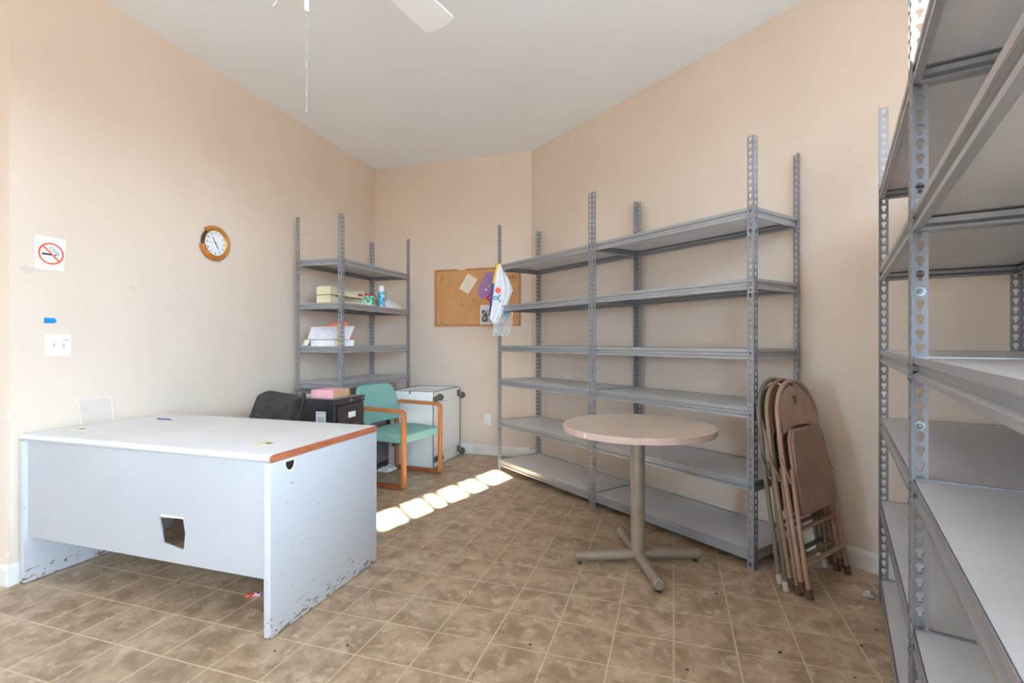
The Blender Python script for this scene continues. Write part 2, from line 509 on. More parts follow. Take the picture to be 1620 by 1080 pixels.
# unseen sheet added in the corner window to dim and soften the sun
def diffuser_mat():
    m = bpy.data.materials.new('added_diffuser'); m.use_nodes = True
    t = m.node_tree; N, L = t.nodes, t.links; N.clear()
    tr, tl, mx_, ou_ = N.new('ShaderNodeBsdfTransparent'), N.new('ShaderNodeBsdfTranslucent'), N.new('ShaderNodeMixShader'), N.new('ShaderNodeOutputMaterial')
    tl.inputs['Color'].default_value = (0.55, 0.55, 0.52, 1)
    nz_ = N.new('ShaderNodeTexNoise'); nz_.inputs['Scale'].default_value = 9
    mr_ = N.new('ShaderNodeMapRange'); mr_.inputs[3].default_value = 0.86; mr_.inputs[4].default_value = 0.93
    L.new(nz_.outputs['Fac'], mr_.inputs[0]); L.new(mr_.outputs[0], mx_.inputs[0])
    L.new(tr.outputs[0], mx_.inputs[1]); L.new(tl.outputs[0], mx_.inputs[2]); L.new(mx_.outputs[0], ou_.inputs[0])
    return m
M['sun_softener'] = diffuser_mat()
pa, pb_ = P3 - dW * 0.05, P3 - dW * 0.24
pn = Vector((dW.y, -dW.x)) * 0.05
gl = MB().prism([((pa + pn).x, (pa + pn).y), ((pb_ + pn).x, (pb_ + pn).y), ((pb_ + pn * 1.06).x, (pb_ + pn * 1.06).y), ((pa + pn * 1.06).x, (pa + pn * 1.06).y)], 2.20, 2.60)
put('diffuser_pane', gl, M['sun_softener'], bpy.data.objects['window_1'], smooth=0)
# unseen slab added above the low window to keep direct sun out
def add_sun_slab(a, d, n, s0, s1, z, reach):
    mb = MB()
    p = [a + d * s0, a + d * s1, a + d * s1 + n * reach, a + d * s0 + n * reach]
    mb.add([(q.x, q.y, zz) for zz in (z, z + 0.04) for q in p], [(0, 1, 2, 3), (7, 6, 5, 4), (0, 4, 5, 1), (1, 5, 6, 2), (2, 6, 7, 3), (3, 7, 4, 0)])
    return struct(put('sun_blocker_1', mb, M['base'], smooth=0))
nW = Vector((dW.y, -dW.x))
add_sun_slab(P3 + nW * 0.11, -dW, nW, 3.08, 7.2, 2.44, 2.0)

ce = MB().prism([(p.x, p.y) for p in [Vector((-5.12, 1.74)), Vector((-5.12, P4.y - 0.1)), P4 + Vector((0.08, -0.1)), P3 + Vector((0.12, 0.03)), P2 + Vector((0.05, 0.12)), Vector((-3.44, 5.21)), Vector((-3.295, 1.74))]], CEIL, CEIL + 0.1)
struct(put('ceiling', ce, M['ceiling'], smooth=0))

# floor: cream joint bed with individual tiles on it
flo = struct(put('floor', MB().prism([(p.x, p.y) for p in ROOM], -0.06, -0.0007), M['grout'], smooth=0))
T = 0.23774; TX, TY = -2.613, 1.441; G = 0.0034

def clip(poly, room):
    n = len(room)
    area = sum(room[i].x * room[(i + 1) % n].y - room[(i + 1) % n].x * room[i].y for i in range(n))
    return poly
def inside(p, poly):
    c = False; n = len(poly)
    for i in range(n):
        a, b = poly[i], poly[(i + 1) % n]
        if (a.y > p.y) != (b.y > p.y) and p.x < (b.x - a.x) * (p.y - a.y) / (b.y - a.y) + a.x:
            c = not c
    return c
def half(poly, a, b):
    """keep the side to the left of a->b"""
    res = []
    n = len(poly)
    def s(p): return (b.x - a.x) * (p.y - a.y) - (b.y - a.y) * (p.x - a.x)
    for i in range(n):
        p, q = poly[i], poly[(i + 1) % n]
        sp, sq = s(p), s(q)
        if sp >= 0: res.append(p)
        if sp * sq < 0: res.append(p.lerp(q, sp / (sp - sq)))
    return res
fwv = Vector((-math.sin(YAW), math.cos(YAW))); rtv = Vector((math.cos(YAW), math.sin(YAW)))
def in_view(p):
    d = p.dot(fwv)
    if d < 0.5: return None
    x = 810 + 792.6 * p.dot(rtv) / d; y = 540 + 792.6 * CAM_H / d
    return d if (-40 < x < 1660 and y < 1130) else None
full_tile = MB().box(-T / 2 + G, -T / 2 + G, -0.0015, T / 2 - G, T / 2 - G, 0.0).mesh('tile', M['tile'], 0)
cells = []
for i in range(-11, 19):
    for j in range(-25, 17):
        cx_, cy_ = TX + (i + 0.5) * T, TY + (j + 0.5) * T
        sq = [Vector((cx_ + a * (T / 2 - G), cy_ + b * (T / 2 - G))) for a, b in ((-1, -1), (1, -1), (1, 1), (-1, 1))]
        ins = [inside(p, ROOM) for p in sq]
        if not any(ins) and not inside(Vector((cx_, cy_)), ROOM): continue
        poly = sq; whole = all(ins)
        if not whole:
            if cx_ > -3.6 and cy_ > 1.5:
                poly = half(poly, P1, P0) if cx_ < -2.9 else poly
                poly = half(poly, P2, P1) if cy_ > 4.8 else poly
                poly = half(poly, P3, P2)
                poly = half(poly, P4, P3)
            elif cx_ > 0: poly = half(poly, P4, P3)
            else:
                x0, x1 = max(-5.0, sq[0].x), sq[1].x; y0, y1 = max(P4.y, sq[0].y), sq[2].y
                if cx_ < -3.17: y1 = min(y1, 1.623)
                poly = [Vector((x0, y0)), Vector((x1, y0)), Vector((x1, y1)), Vector((x0, y1))]
            if len(poly) < 3: continue
        d = in_view(Vector((cx_, cy_)))
        # the desk panels and cabinets hide some tiles completely: those go to the joined rest
        hid = (-3.0 < cx_ < -1.75 and 2.15 < cy_ < 3.6) or (cx_ < -2.75 and cy_ > 2.0)
        cells.append((0 if (d and not hid) else 1, d or 99, cx_, cy_, poly, whole))
cells.sort(key=lambda c: (c[0], c[1]))
rest = MB()
for k, (r_, d, cx_, cy_, poly, whole) in enumerate(cells):
    if k < 298 and r_ == 0:
        if whole:
            put('tile', full_tile, None, flo, loc=(cx_, cy_, 0))
        else:
            put('tile', MB().prism([(p.x - cx_, p.y - cy_) for p in poly], -0.0015, 0.0), M['tile'], flo, loc=(cx_, cy_, 0), smooth=0)
    else:
        rest.prism([(p.x, p.y) for p in poly], -0.0015, 0.0)
if rest.v:
    ro = put('tile_remainder', rest, M['tile'], flo, smooth=0)
    ro['kind'] = 'stuff'

# baseboards: board with a small top bead, following a wall
def baseboard(name, a, b, side, h=0.105, th=0.014):
    d = (b - a).normalized(); n = Vector((d.y, -d.x)) * side
    prof = [(0, 0), (th, 0), (th, h - 0.022), (th * 0.75, h - 0.010), (th * 0.35, h), (0, h)]
    vs_, k = [], len(prof)
    for p in (a, b):
        for o_, z in prof:
            q = p + n * o_
            vs_.append((q.x, q.y, z))
    fs = [(i, (i + 1) % k, k + (i + 1) % k, k + i) for i in range(k)] + [tuple(range(k))[::-1], tuple(range(k, 2 * k))]
    return struct(put(name, MB().add(vs_, fs), M['base'], smooth=0))
baseboard('baseboard_back', P1, P2, 1)
baseboard('baseboard_right', P2, P3, 1)
baseboard('baseboard_left', P0, P1, 1)
baseboard('baseboard_front_left', P6, Vector((P0.x + 0.014, P0.y)), 1, h=0.10)

# patches on the walls: bare plaster at the wall end, small scuffs
def wall_pt(a, d, n, s, z, o_): 
    q = a + d * s + n * o_
    return (q.x, q.y, z)
dl = (P1 - P0).normalized(); nl = Vector((dl.y, -dl.x))     # left wall frame: s along the wall, nl into the room
def left_mat(s, z, off=0.0):
    """local x -> along the wall, local y -> up, local z -> into the room"""
    q = P0 + dl * s + nl * off
    return Matrix(((dl.x, 0, nl.x, q.x), (dl.y, 0, nl.y, q.y), (0, 1, 0, z), (0, 0, 0, 1)))
def back_mat(x, z, off=0.0):
    return Matrix(((1, 0, 0, x), (0, 0, -1, 5.09 - off), (0, 1, 0, z), (0, 0, 0, 1)))
def blob(rx, ry, n=14, jag=0.25, seed=1, h=0.0008):
    rnd = random.Random(seed)
    return MB().prism([((rx * math.cos(2 * PI * i / n)) * (1 + rnd.uniform(-jag, jag)), (ry * math.sin(2 * PI * i / n)) * (1 + rnd.uniform(-jag, jag))) for i in range(n)], 0, h)
fl_mat = Matrix(((-1, 0, 0, 0), (0, 0, -1, 1.623), (0, 1, 0, 0), (0, 0, 0, 1)))   # face of the front-left wall
for k, (x, z, rx, rz) in enumerate([(3.215, 0.86, 0.05, 0.028), (3.26, 0.60, 0.014, 0.18), (3.25, 0.25, 0.05, 0.025), (3.23, 0.155, 0.05, 0.03), (3.21, 0.42, 0.02, 0.10)]):
    o = put('plaster_patch', blob(rx, rz, 16, 0.4, k), M['plaster'], wj, smooth=0)
    o.matrix_world = fl_mat @ Matrix.Translation((x, z, 0.0))
for k, (s, z, rx, rz) in enumerate([(0.62, 1.555, 0.02, 0.012), (0.60, 1.235, 0.02, 0.010), (2.62, 1.01, 0.03, 0.02), (0.93, 1.58, 0.014, 0.01)]):
    o = put('tape_mark', blob(rx, rz, 9, 0.4, 20 + k), M['tapeclear'], wl, smooth=0)
    o.matrix_world = left_mat(s, z, 0.0) @ Matrix.Rotation(0.6 * (1 if k % 2 else -1), 4, 'Z')

# ------------------------------------------------------------------ steel shelving units
POST_H = 2.33
HOLE = 0.0381
LEVELS = [0.105, 0.478, 0.868, 1.186, 1.566, 1.950]     # top of each shelf

def flange(mb, axis, wd=0.038, th=0.0018):
    """perforated strip with keyhole slots; axis 'x' or 'y' is its width direction"""
    n = int(POST_H / HOLE)
    key = []
    for a in range(205, -26, -23):                       # head of the keyhole, clockwise over the top
        key.append((0.0095 * math.cos(math.radians(a)), 0.005 + 0.0095 * math.sin(math.radians(a))))
    key += [(0.0045, -0.003), (0.0045, -0.013), (-0.0045, -0.013), (-0.0045, -0.003)]
    c = wd * 0.53
    m = len(key)
    def P(u, t, z): return (u, t, z) if axis == 'x' else (t, u, z)
    for i in range(n):
        z0 = i * HOLE + 0.006; z1 = z0 + HOLE; zc = (z0 + z1) / 2
        outer = []
        for kx, kz in key:                               # project every hole vertex to the cell border
            dx, dz = kx, kz - 0.0
            sx = (wd - c) / dx if dx > 1e-6 else (-c / dx if dx < -1e-6 else 1e9)
            sz = (HOLE / 2) / abs(dz) if abs(dz) > 1e-6 else 1e9
            s_ = min(sx, sz)
            outer.append((c + dx * s_, zc + dz * s_))
        ring = []
        corners = [(0, z1), (wd, z1), (wd, z0), (0, z0)]
        vs_ = []
        for t in (0.0, th):
            vs_ += [P(c + kx, t, zc + kz) for kx, kz in key] + [P(a, t, b) for a, b in outer] + [P(a, t, b) for a, b in corners]
        fs = []
        tot = 2 * m + 4
        for f_ in range(2):
            b0 = f_ * tot
            for k in range(m):
                k2 = (k + 1) % m
                p, q = outer[k], outer[k2]
                same = abs(p[0] - q[0]) < 1e-6 or abs(p[1] - q[1]) < 1e-6
                quad = [b0 + k, b0 + k2, b0 + m + k2]
                if not same:
                    # find the cell corner lying between the two border points
                    bx = p[0] if (abs(p[0]) < 1e-6 or abs(p[0] - wd) < 1e-6) else q[0]
                    bz = p[1] if (abs(p[1] - z0) < 1e-6 or abs(p[1] - z1) < 1e-6) else q[1]
                    ci = min(range(4), key=lambda i_: (corners[i_][0] - bx) ** 2 + (corners[i_][1] - bz) ** 2)
                    quad.append(b0 + 2 * m + ci)
                quad.append(b0 + m + k)
                fs.append(tuple(quad))
        for k in range(m):
            k2 = (k + 1) % m
            fs.append((k, k2, tot + k2, tot + k))
        mb.add(vs_, fs)
    ztop = n * HOLE + 0.006
    x0, y0, x1, y1 = (0, 0, wd, th) if axis == 'x' else (0, 0, th, wd)
    mb.box(x0, y0, 0, x1, y1, 0.006)
    mb.box(x0, y0, ztop, x1, y1, POST_H)
    # outer edge so the strip reads as sheet metal
    if axis == 'x': mb.box(wd - 0.0008, 0, 0, wd, th, POST_H)
    else: mb.box(0, wd - 0.0008, 0, th, wd, POST_H)

pm = MB(); flange(pm, 'x'); flange(pm, 'y')
UPRIGHT = pm.mesh('upright', M['steel'], 0, recalc=False)

def beam_mesh(L_, name='beam'):
    prof = [(0.002, 0.0), (0.002, -0.016), (0.013, -0.023), (0.013, -0.037), (0.002, -0.044), (0.002, -0.056), (0.018, -0.056)]
    inner = [(y + 0.0016, z + (0.0016 if z < -0.05 else 0)) for y, z in prof][::-1]
    poly = prof + inner
    k = len(poly)
    vs_ = [(x, y, z) for x in (0, L_) for y, z in poly]
    fs = [(i, (i + 1) % k, k + (i + 1) % k, k + i) for i in range(k)]
    for b0 in (0, k):
        for i in range(len(prof) - 1):
            fs.append((b0 + i, b0 + i + 1, b0 + k - 2 - i, b0 + k - 1 - i))
    # ledge that carries the board
    mb = MB().add(vs_, fs)
    mb.box(0, 0.0036, -0.0185, L_, 0.026, -0.017)
    return mb.mesh(name, M['beam'], 0)

BOLT = MB().lathe([(0.0135, 0), (0.0135, 0.0015), (0.0065, 0.0018), (0.0065, 0.006), (0.004, 0.0072)], 8).mesh('bolt', M['bolt'])
_beams, _boards = {}, {}
def shelving_unit(loc, rz, W, D, levels, label, bolts=(), lean=0.0, cap=False, feet=False):
    u = empty('shelving_unit', (loc[0], loc[1], 0.0), rot=(0, 0, 0))
    u.rotation_euler = (Matrix.Rotation(rz, 4, 'Z') @ Matrix.Rotation(lean, 4, 'X')).to_euler()
    tag(u, label, 'shelf', 'grey steel shelving units')
    ups = []
    for (x, y, r) in ((0, 0, 0), (W, 0, PI / 2), (W, D, PI), (0, D, -PI / 2)):
        ups.append(put('upright', UPRIGHT, None, u, loc=(x, y, 0), rot=(0, 0, r)))
    if W not in _beams: _beams[W] = beam_mesh(W - 0.008)
    if ('d', D) not in _beams: _beams[('d', D)] = beam_mesh(D - 0.008)
    key = (W, D)
    if key not in _boards:
        _boards[key] = MB().box(0.008, 0.008, -0.0165, W - 0.008, D - 0.008, -0.003).mesh('shelf_board', M['board'], 0)
    for z in levels:
        put('shelf_board', _boards[key], None, u, loc=(0, 0, z))
        put('beam', _beams[W], None, u, loc=(0.004, 0.001, z))
        put('beam', _beams[W], None, u, loc=(W - 0.004, D - 0.001, z), rot=(0, 0, PI))
        put('beam', _beams[('d', D)], None, u, loc=(W - 0.001, 0.004, z), rot=(0, 0, PI / 2))
        put('beam', _beams[('d', D)], None, u, loc=(0.001, D - 0.004, z), rot=(0, 0, -PI / 2))
    for i, face, z in bolts:                             # bolts through the flanges of upright i
        par = ups[i]
        if face == 'x': put('bolt', BOLT, None, par, loc=(0.020, -0.0005, z), rot=(PI / 2, 0, 0))
        else: put('bolt', BOLT, None, par, loc=(0.0022, 0.020, z), rot=(0, PI / 2, 0))
    return u

# right-hand wall: two units side by side
ur = Vector((0.788, -0.6155)).normalized(); F = Vector((0.41, 2.94)); O1 = F - ur * 2.535; rzR = math.atan2(ur.y, ur.x)
shelving_unit(O1, rzR, 1.288, 0.49, LEVELS, 'six-shelf grey steel unit with the plastic bag tied to its post, beside the corkboard')
O2 = O1 + ur * 1.290
shelving_unit(O2, rzR, 1.245, 0.49, LEVELS, 'six-shelf grey steel unit directly behind the round table, beside the folded chairs')
# corner unit on the left wall
shelving_unit((-2.715, 3.655), PI / 2, 1.17, 0.48, LEVELS, 'grey steel corner unit on the left wall holding paper trays, spray can and papers')
# right foreground: two units end to end
dN = Vector((-0.2645, -0.9644)); A_ = Vector((0.929, 2.799)); rzN = math.atan2(dN.y, dN.x)
shelving_unit(A_, rzN, 1.265, 0.49, LEVELS, 'farther of the two grey steel units standing end to end at the right edge',
              bolts=[(1, 'x', 1.170), (1, 'x', 1.132)])
B_ = A_ + dN * 1.268
shelving_unit(B_, rzN, 1.265, 0.49, LEVELS, 'nearest grey steel unit, cut off by the right edge of the photo',
              bolts=[(0, 'x', 1.170), (0, 'x', 1.132), (0, 'y', 1.356), (0, 'y', 1.006), (0, 'x', 0.848), (0, 'x', 0.812), (0, 'x', 0.462), (0, 'x', 0.425)])

# ------------------------------------------------------------------ white desk
desk = empty('desk', (-2.365, 1.655, 0), label='white laminate office desk with raw wood side edge and a torn hole in front', cat='desk')
def D_(name, mb, mat, **k):
    mb.xf(Matrix.Translation((2.365, -1.655, 0)))
    return put(name, mb, mat, desk, **k)
X0, X1, Y0, Y1, ZT = -3.155, -1.575, 1.655, 2.430, 0.757
# top slab with a rounded front nose
nose = [(Y0 + 0.018, ZT), (Y0 + 0.008, ZT - 0.003), (Y0 + 0.001, ZT - 0.010), (Y0 - 0.002, ZT - 0.018), (Y0 + 0.001, ZT - 0.026), (Y0 + 0.008, ZT - 0.031), (Y0 + 0.02, ZT - 0.032), (Y1, ZT - 0.032), (Y1, ZT)]
dt = D_('desktop', MB().prism(nose, X0, X1 - 0.006, 'x'), M['desktop'], label='white laminate desktop with rounded front edge')
em = [(Y0 + 0.020, ZT - 0.001), (Y0 + 0.008, ZT - 0.004), (Y0 + 0.002, ZT - 0.012), (Y0, ZT - 0.020), (Y0 + 0.003, ZT - 0.028), (Y0 + 0.02, ZT - 0.031), (Y1 - 0.001, ZT - 0.031), (Y1 - 0.001, ZT - 0.001)]
D_('edge_strip', MB().prism(em, X1 - 0.006, X1 + 0.002, 'x'), M['oak'], label='bare reddish wood edge')
D_('side_panel', MB().box(X1 - 0.034, Y0, 0.003, X1, Y1, ZT - 0.033, 0.0015), M['deskworn'])
D_('side_panel', MB().box(X0, Y0, 0.003, X0 + 0.03, Y1, ZT - 0.033, 0.0015), M['deskworn'])
# front panel with a torn rectangular hole
hx = [(-2.222, 0.441), (-2.205, 0.430), (-2.075, 0.437), (-2.062, 0.372), (-2.071, 0.300), (-2.120, 0.306), (-2.196, 0.318), (-2.206, 0.370)]
def panel_hole(x0, x1, z0, z1, hole, y0, y1):
    """rectangle with a polygonal hole: ring of quads to a matched outer ring"""
    cx = sum(p[0] for p in hole) / len(hole); cz = sum(p[1] for p in hole) / len(hole)
    outer, extra = [], []
    def border(p):
        dx, dz = p[0] - cx, p[1] - cz
        sx = (x1 - cx) / dx if dx > 0 else (x0 - cx) / dx if dx < 0 else 1e9
        sz = (z1 - cz) / dz if dz > 0 else (z0 - cz) / dz if dz < 0 else 1e9
        s_ = min(sx, sz)
        return (cx + dx * s_, cz + dz * s_)
    outer = [border(p) for p in hole]
    corners = [(x0, z0), (x1, z0), (x1, z1), (x0, z1)]
    m = len(hole); tot = 2 * m + 4
    vs_ = []
    for y in (y0, y1):
        vs_ += [(a, y, b) for a, b in hole] + [(a, y, b) for a, b in outer] + [(a, y, b) for a, b in corners]
    fs = []
    for f_ in range(2):
        b0 = f_ * tot
        for k in range(m):
            k2 = (k + 1) % m; p, q = outer[k], outer[k2]
            poly = [b0 + k, b0 + k2, b0 + m + k2]
            ang = lambda c: math.atan2(c[1] - cz, c[0] - cx)
            a0, a1 = ang(p), ang(q)
            dd = (a1 - a0 + PI) % (2 * PI) - PI
            ins = []
            for ci, c_ in enumerate(corners):
                t = (ang(c_) - a0 + PI) % (2 * PI) - PI
                if (0 < t < dd) or (dd < t < 0): ins.append((abs(t), ci))
            for t, ci in sorted(ins, reverse=True): poly.append(b0 + 2 * m + ci)
            poly.append(b0 + m + k)
            fs.append(tuple(poly))
    for k in range(m):
        k2 = (k + 1) % m
        fs.append((k, k2, tot + k2, tot + k))
    mb = MB().add(vs_, fs)
    for a, b in ((0, 1), (1, 2), (2, 3), (3, 0)):
        pa, pb = corners[a], corners[b]
        mb.add([(pa[0], y0, pa[1]), (pb[0], y0, pb[1]), (pb[0], y1, pb[1]), (pa[0], y1, pa[1])], [(0, 1, 2, 3)])
    return mb
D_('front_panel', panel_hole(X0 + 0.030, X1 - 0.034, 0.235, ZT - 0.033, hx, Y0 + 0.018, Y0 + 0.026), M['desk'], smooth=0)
D_('hole_shade_block', MB().box(-2.32, Y0 + 0.16, 0.27, -1.95, Y0 + 0.70, ZT - 0.034, 0.003), M['pedestal'], label='dark brown block added behind the hole as its shade')  # added block; its dark colour stands for the shade behind the hole
D_('splinter', MB().box(-2.212, Y0 + 0.016, 0.437, -2.068, Y0 + 0.0195, 0.443), M['signwhite'], smooth=0)
for (x, y) in ((-3.03, 1.845), (-1.79, 1.845)):
    g_ = D_('cable_grommet', MB().lathe([(0.044, 0.0), (0.044, 0.0012), (0.040, 0.002), (0.0, 0.002)][:3], 24, (x, y, ZT)), M['cream'], label='cream plastic grommet cover')
    put('slot', MB().box(x + 0.012 + 2.365, y - 0.008 - 1.655, ZT + 0.0018, x + 0.040 + 2.365, y + 0.008 - 1.655, ZT + 0.0026), M['black'], g_, smooth=0)
# half-moon grommet in the side panel
hm = [(0.033 * math.cos(a), 0.048 * math.sin(a)) for a in [PI + PI * i / 14 for i in range(15)]]
sg = D_('side_grommet', MB().prism([(1.768 + a, 0.715 + b) for a, b in hm], X1 - 0.001, X1 + 0.003, 'x'), M['cream'], label='cream half-moon cable grommet')
put('slot', MB().prism([(1.762 - 1.655 + a * 0.74, 0.712 + b * 0.78) for a, b in hm], 2.365 + X1 + 0.003, 2.365 + X1 + 0.0036, 'x'), M['black'], sg, smooth=0)

# things on and behind the desk
ac = empty('acrylic_sheet', (-3.15, 1.93, ZT), label='clear acrylic sheet leaning on the left wall at the back of the white desk', cat='sheet')
put('panel', MB().add([(0.0, 0.0, 0.0), (0.0, 0.17, 0.0), (-0.034, 0.178, 0.139), (-0.034, 0.0, 0.142), (0.003, 0.0, 0.0), (0.003, 0.17, 0.0), (-0.031, 0.178, 0.139), (-0.031, 0.0, 0.142)],
    [(0, 1, 2, 3), (7, 6, 5, 4), (0, 4, 5, 1), (1, 5, 6, 2), (2, 6, 7, 3), (3, 7, 4, 0)]), M['acrylic'], ac, smooth=0)
put('top_rim', MB().tube([(-0.0325, 0.0, 0.142), (-0.0325, 0.178, 0.139)], 0.0016, 6), M['signwhite'], ac)
put('side_rim', MB().tube([(0.0015, 0.17, 0.001), (-0.0325, 0.178, 0.139)], 0.0016, 6), M['signwhite'], ac)
put('side_rim', MB().tube([(0.0015, 0.0, 0.001), (-0.0325, 0.0, 0.142)], 0.0012, 6), M['signwhite'], ac)
pen = empty('pen', (-2.90, 2.225, ZT + 0.004), label='thin blue pen lying on the white desktop', cat='pen')
put('barrel', MB().tube([(-0.065, 0, 0), (0.05, -0.004, 0)], 0.0035, 8), M['bagblue'], pen)
put('tip', MB().tube([(0.05, -0.004, 0), (0.066, -0.0045, 0)], [0.0035, 0.001], 8), M['greyprint'], pen)

# ------------------------------------------------------------------ black desk chair behind the desk
ch = empty('office_chair', (-2.66, 2.72, 0), math.radians(-4), 'black vinyl office chair with a dished back, behind the white desk', 'chair')
bk = MB(); nx, nz = 14, 10
def back_pt(i, j, off):
    u = i / nx - 0.5; v = j / nz
    wdt = 0.445 + 0.03 * (1 - v)
    if v > 0.85: wdt *= 1 - 0.35 * ((v - 0.85) / 0.15) ** 3 * 0.3
    x = u * wdt
    y = 0.09 - 0.22 * u * u * 1.6 + 0.16 * v + off
    z = 0.50 + 0.355 * v - 0.010 * math.cos(u * 2 * PI) * v + 0.012 * v * (abs(u) * 2) ** 2 - 0.03 * max(0, (abs(u) - 0.42) / 0.08) ** 2 * (v > 0.9)
    return (x, y, z)
vs_ = [back_pt(i, j, o_) for o_ in (0.0, 0.035) for j in range(nz + 1) for i in range(nx + 1)]
n1 = (nx + 1) * (nz + 1); fs = []
for j in range(nz):
    for i in range(nx):
        a = j * (nx + 1) + i
        fs.append((a, a + 1, a + nx + 2, a + nx + 1)); fs.append((n1 + a, n1 + a + nx + 1, n1 + a + nx + 2, n1 + a + 1))
for i in range(nx):
    fs.append((i, n1 + i, n1 + i + 1, i + 1)); a = nz * (nx + 1) + i; fs.append((a, a + 1, n1 + a + 1, n1 + a))
for j in range(nz):
    a = j * (nx + 1); fs.append((a, a + nx + 1, n1 + a + nx + 1, n1 + a)); a += nx; fs.append((a, n1 + a, n1 + a + nx + 1, a + nx + 1))
bo = put('backrest', MB().add(vs_, fs), M['leather'], ch, smooth=60)
sm_ = bo.modifiers.new('round', 'SUBSURF'); sm_.levels = 1; sm_.render_levels = 1
put('seat', MB().box(-0.24, -0.33, 0.42, 0.24, 0.12, 0.50, 0.03), M['leather'], ch)
put('back_bar', MB().tube(fillet([(0, -0.05, 0.41), (0, 0.19, 0.41), (0, 0.23, 0.62)], 0.05), 0.018, 8), M['blackplastic'], ch)
put('column', MB().lathe([(0.035, 0.10), (0.035, 0.25), (0.022, 0.26), (0.022, 0.42)], 14, (0, -0.1, 0)), M['blackplastic'], ch)
for k in range(5):
    a = 2 * PI * k / 5 + 0.3
    lg = put('leg', MB().tube([(0, -0.1, 0.115), (0.27 * math.cos(a), -0.1 + 0.27 * math.sin(a), 0.075)], [0.028, 0.016], 8), M['blackplastic'], ch)
    put('caster', MB().tube([(0.26 * math.cos(a) - 0.02 * math.sin(a), -0.1 + 0.26 * math.sin(a) + 0.02 * math.cos(a), 0.028), (0.26 * math.cos(a) + 0.02 * math.sin(a), -0.1 + 0.26 * math.sin(a) - 0.02 * math.cos(a), 0.028)], 0.028, 14), M['caster'], lg)

# ------------------------------------------------------------------ black file cabinet with a pink box
fc = empty('file_cabinet', (-2.42, 3.38, 0), label='black metal file cabinet with a grey top and white labels, between desk and teal chair', cat='cabinet')
FH = 0.788
put('body', MB().box(-0.66, -0.18, 0.02, -0.02, 0.18, FH - 0.004, 0.004), M['filecab'], fc)
put('top', MB().box(-0.655, -0.172, FH - 0.005, -0.012, 0.172, FH, 0.001), M['greytop'], fc, label='scuffed grey cabinet top')
put('top_rail', MB().box(-0.020, -0.18, FH - 0.045, 0.0, 0.180, FH - 0.001, 0.003), M['filecab'], fc)
for k, (z0, z1) in enumerate(((0.415, 0.735), (0.075, 0.400))):
    dr = put('drawer', MB().box(-0.020, -0.163, z0, 0.003, 0.163, z1, 0.004), M['filecab'], fc)
    hd = MB().box(0.003, -0.045, z1 - 0.105, 0.008, 0.045, z1 - 0.060, 0.002)
    put('label_holder', hd, M['paper'], dr, label='white label card')
    put('handle', MB().tube(fillet([(0.002, -0.05, z1 - 0.16), (0.03, -0.045, z1 - 0.16), (0.03, 0.045, z1 - 0.16), (0.002, 0.05, z1 - 0.16)], 0.015), 0.005, 8), M['castmetal'], dr)
for y in (0.0, 0.148):
    put('latch', MB().box(0.0, y - 0.022 if y < 0.1 else y - 0.012, FH - 0.032, 0.004, y + 0.014, FH - 0.014, 0.003), M['bolt'], fc, label='small silver latch')
sl = MB().box(-0.190, -0.1812, 0.565, -0.10, -0.1802, 0.690)
st = put('side_sticker', sl, M['paper'], fc, smooth=0, label='white instruction sticker')
put('lettering', MB().box(-0.183, -0.1818, 0.669, -0.107, -0.1813, 0.679).box(-0.175, -0.1818, 0.605, -0.115, -0.1813, 0.649), M['greyprint'], st, smooth=0)
put('foot', MB().box(-0.64, -0.16, 0.002, -0.05, 0.16, 0.022), M['black'], fc, smooth=0)
pb = empty('tissue_box', (-2.575, 3.345, FH + 0.001), math.radians(4), 'pink cardboard box with a brown end, on top of the black file cabinet', 'box')
put('carton', MB().box(-0.11, -0.115, 0, 0.085, 0.115, 0.062, 0.002), M['pinkbox'], pb)
put('end_panel', MB().box(0.085, -0.113, 0.001, 0.0865, 0.113, 0.061), M['browncard'], pb, smooth=0, label='plain brown end panel')
put('lettering', MB().box(-0.07, -0.1162, 0.022, -0.066, -0.1155, 0.04).box(-0.066, -0.1162, 0.022, -0.055, -0.1155, 0.025).box(-0.03, -0.1162, 0.022, -0.027, -0.1155, 0.04).box(-0.018, -0.1162, 0.022, -0.015, -0.1155, 0.04).box(0.005, -0.1162, 0.022, 0.008, -0.1155, 0.04).box(0.008, -0.1162, 0.037, 0.02, -0.1155, 0.04), M['paper'], pb, smooth=0)
fpap = empty('paper_sheet', (-2.88, 3.34, FH + 0.001), 0.3, 'grey printed sheet lying behind the pink box on the file cabinet', 'paper')
put('sheet', MB().box(-0.11, -0.10, 0, 0.11, 0.10, 0.002).xf(Matrix.Identity(4)), M['printed'], fpap, smooth=0)
put('print_block', MB().box(-0.08, -0.02, 0.002, 0.04, 0.06, 0.0026), M['ink'], fpap, smooth=0)

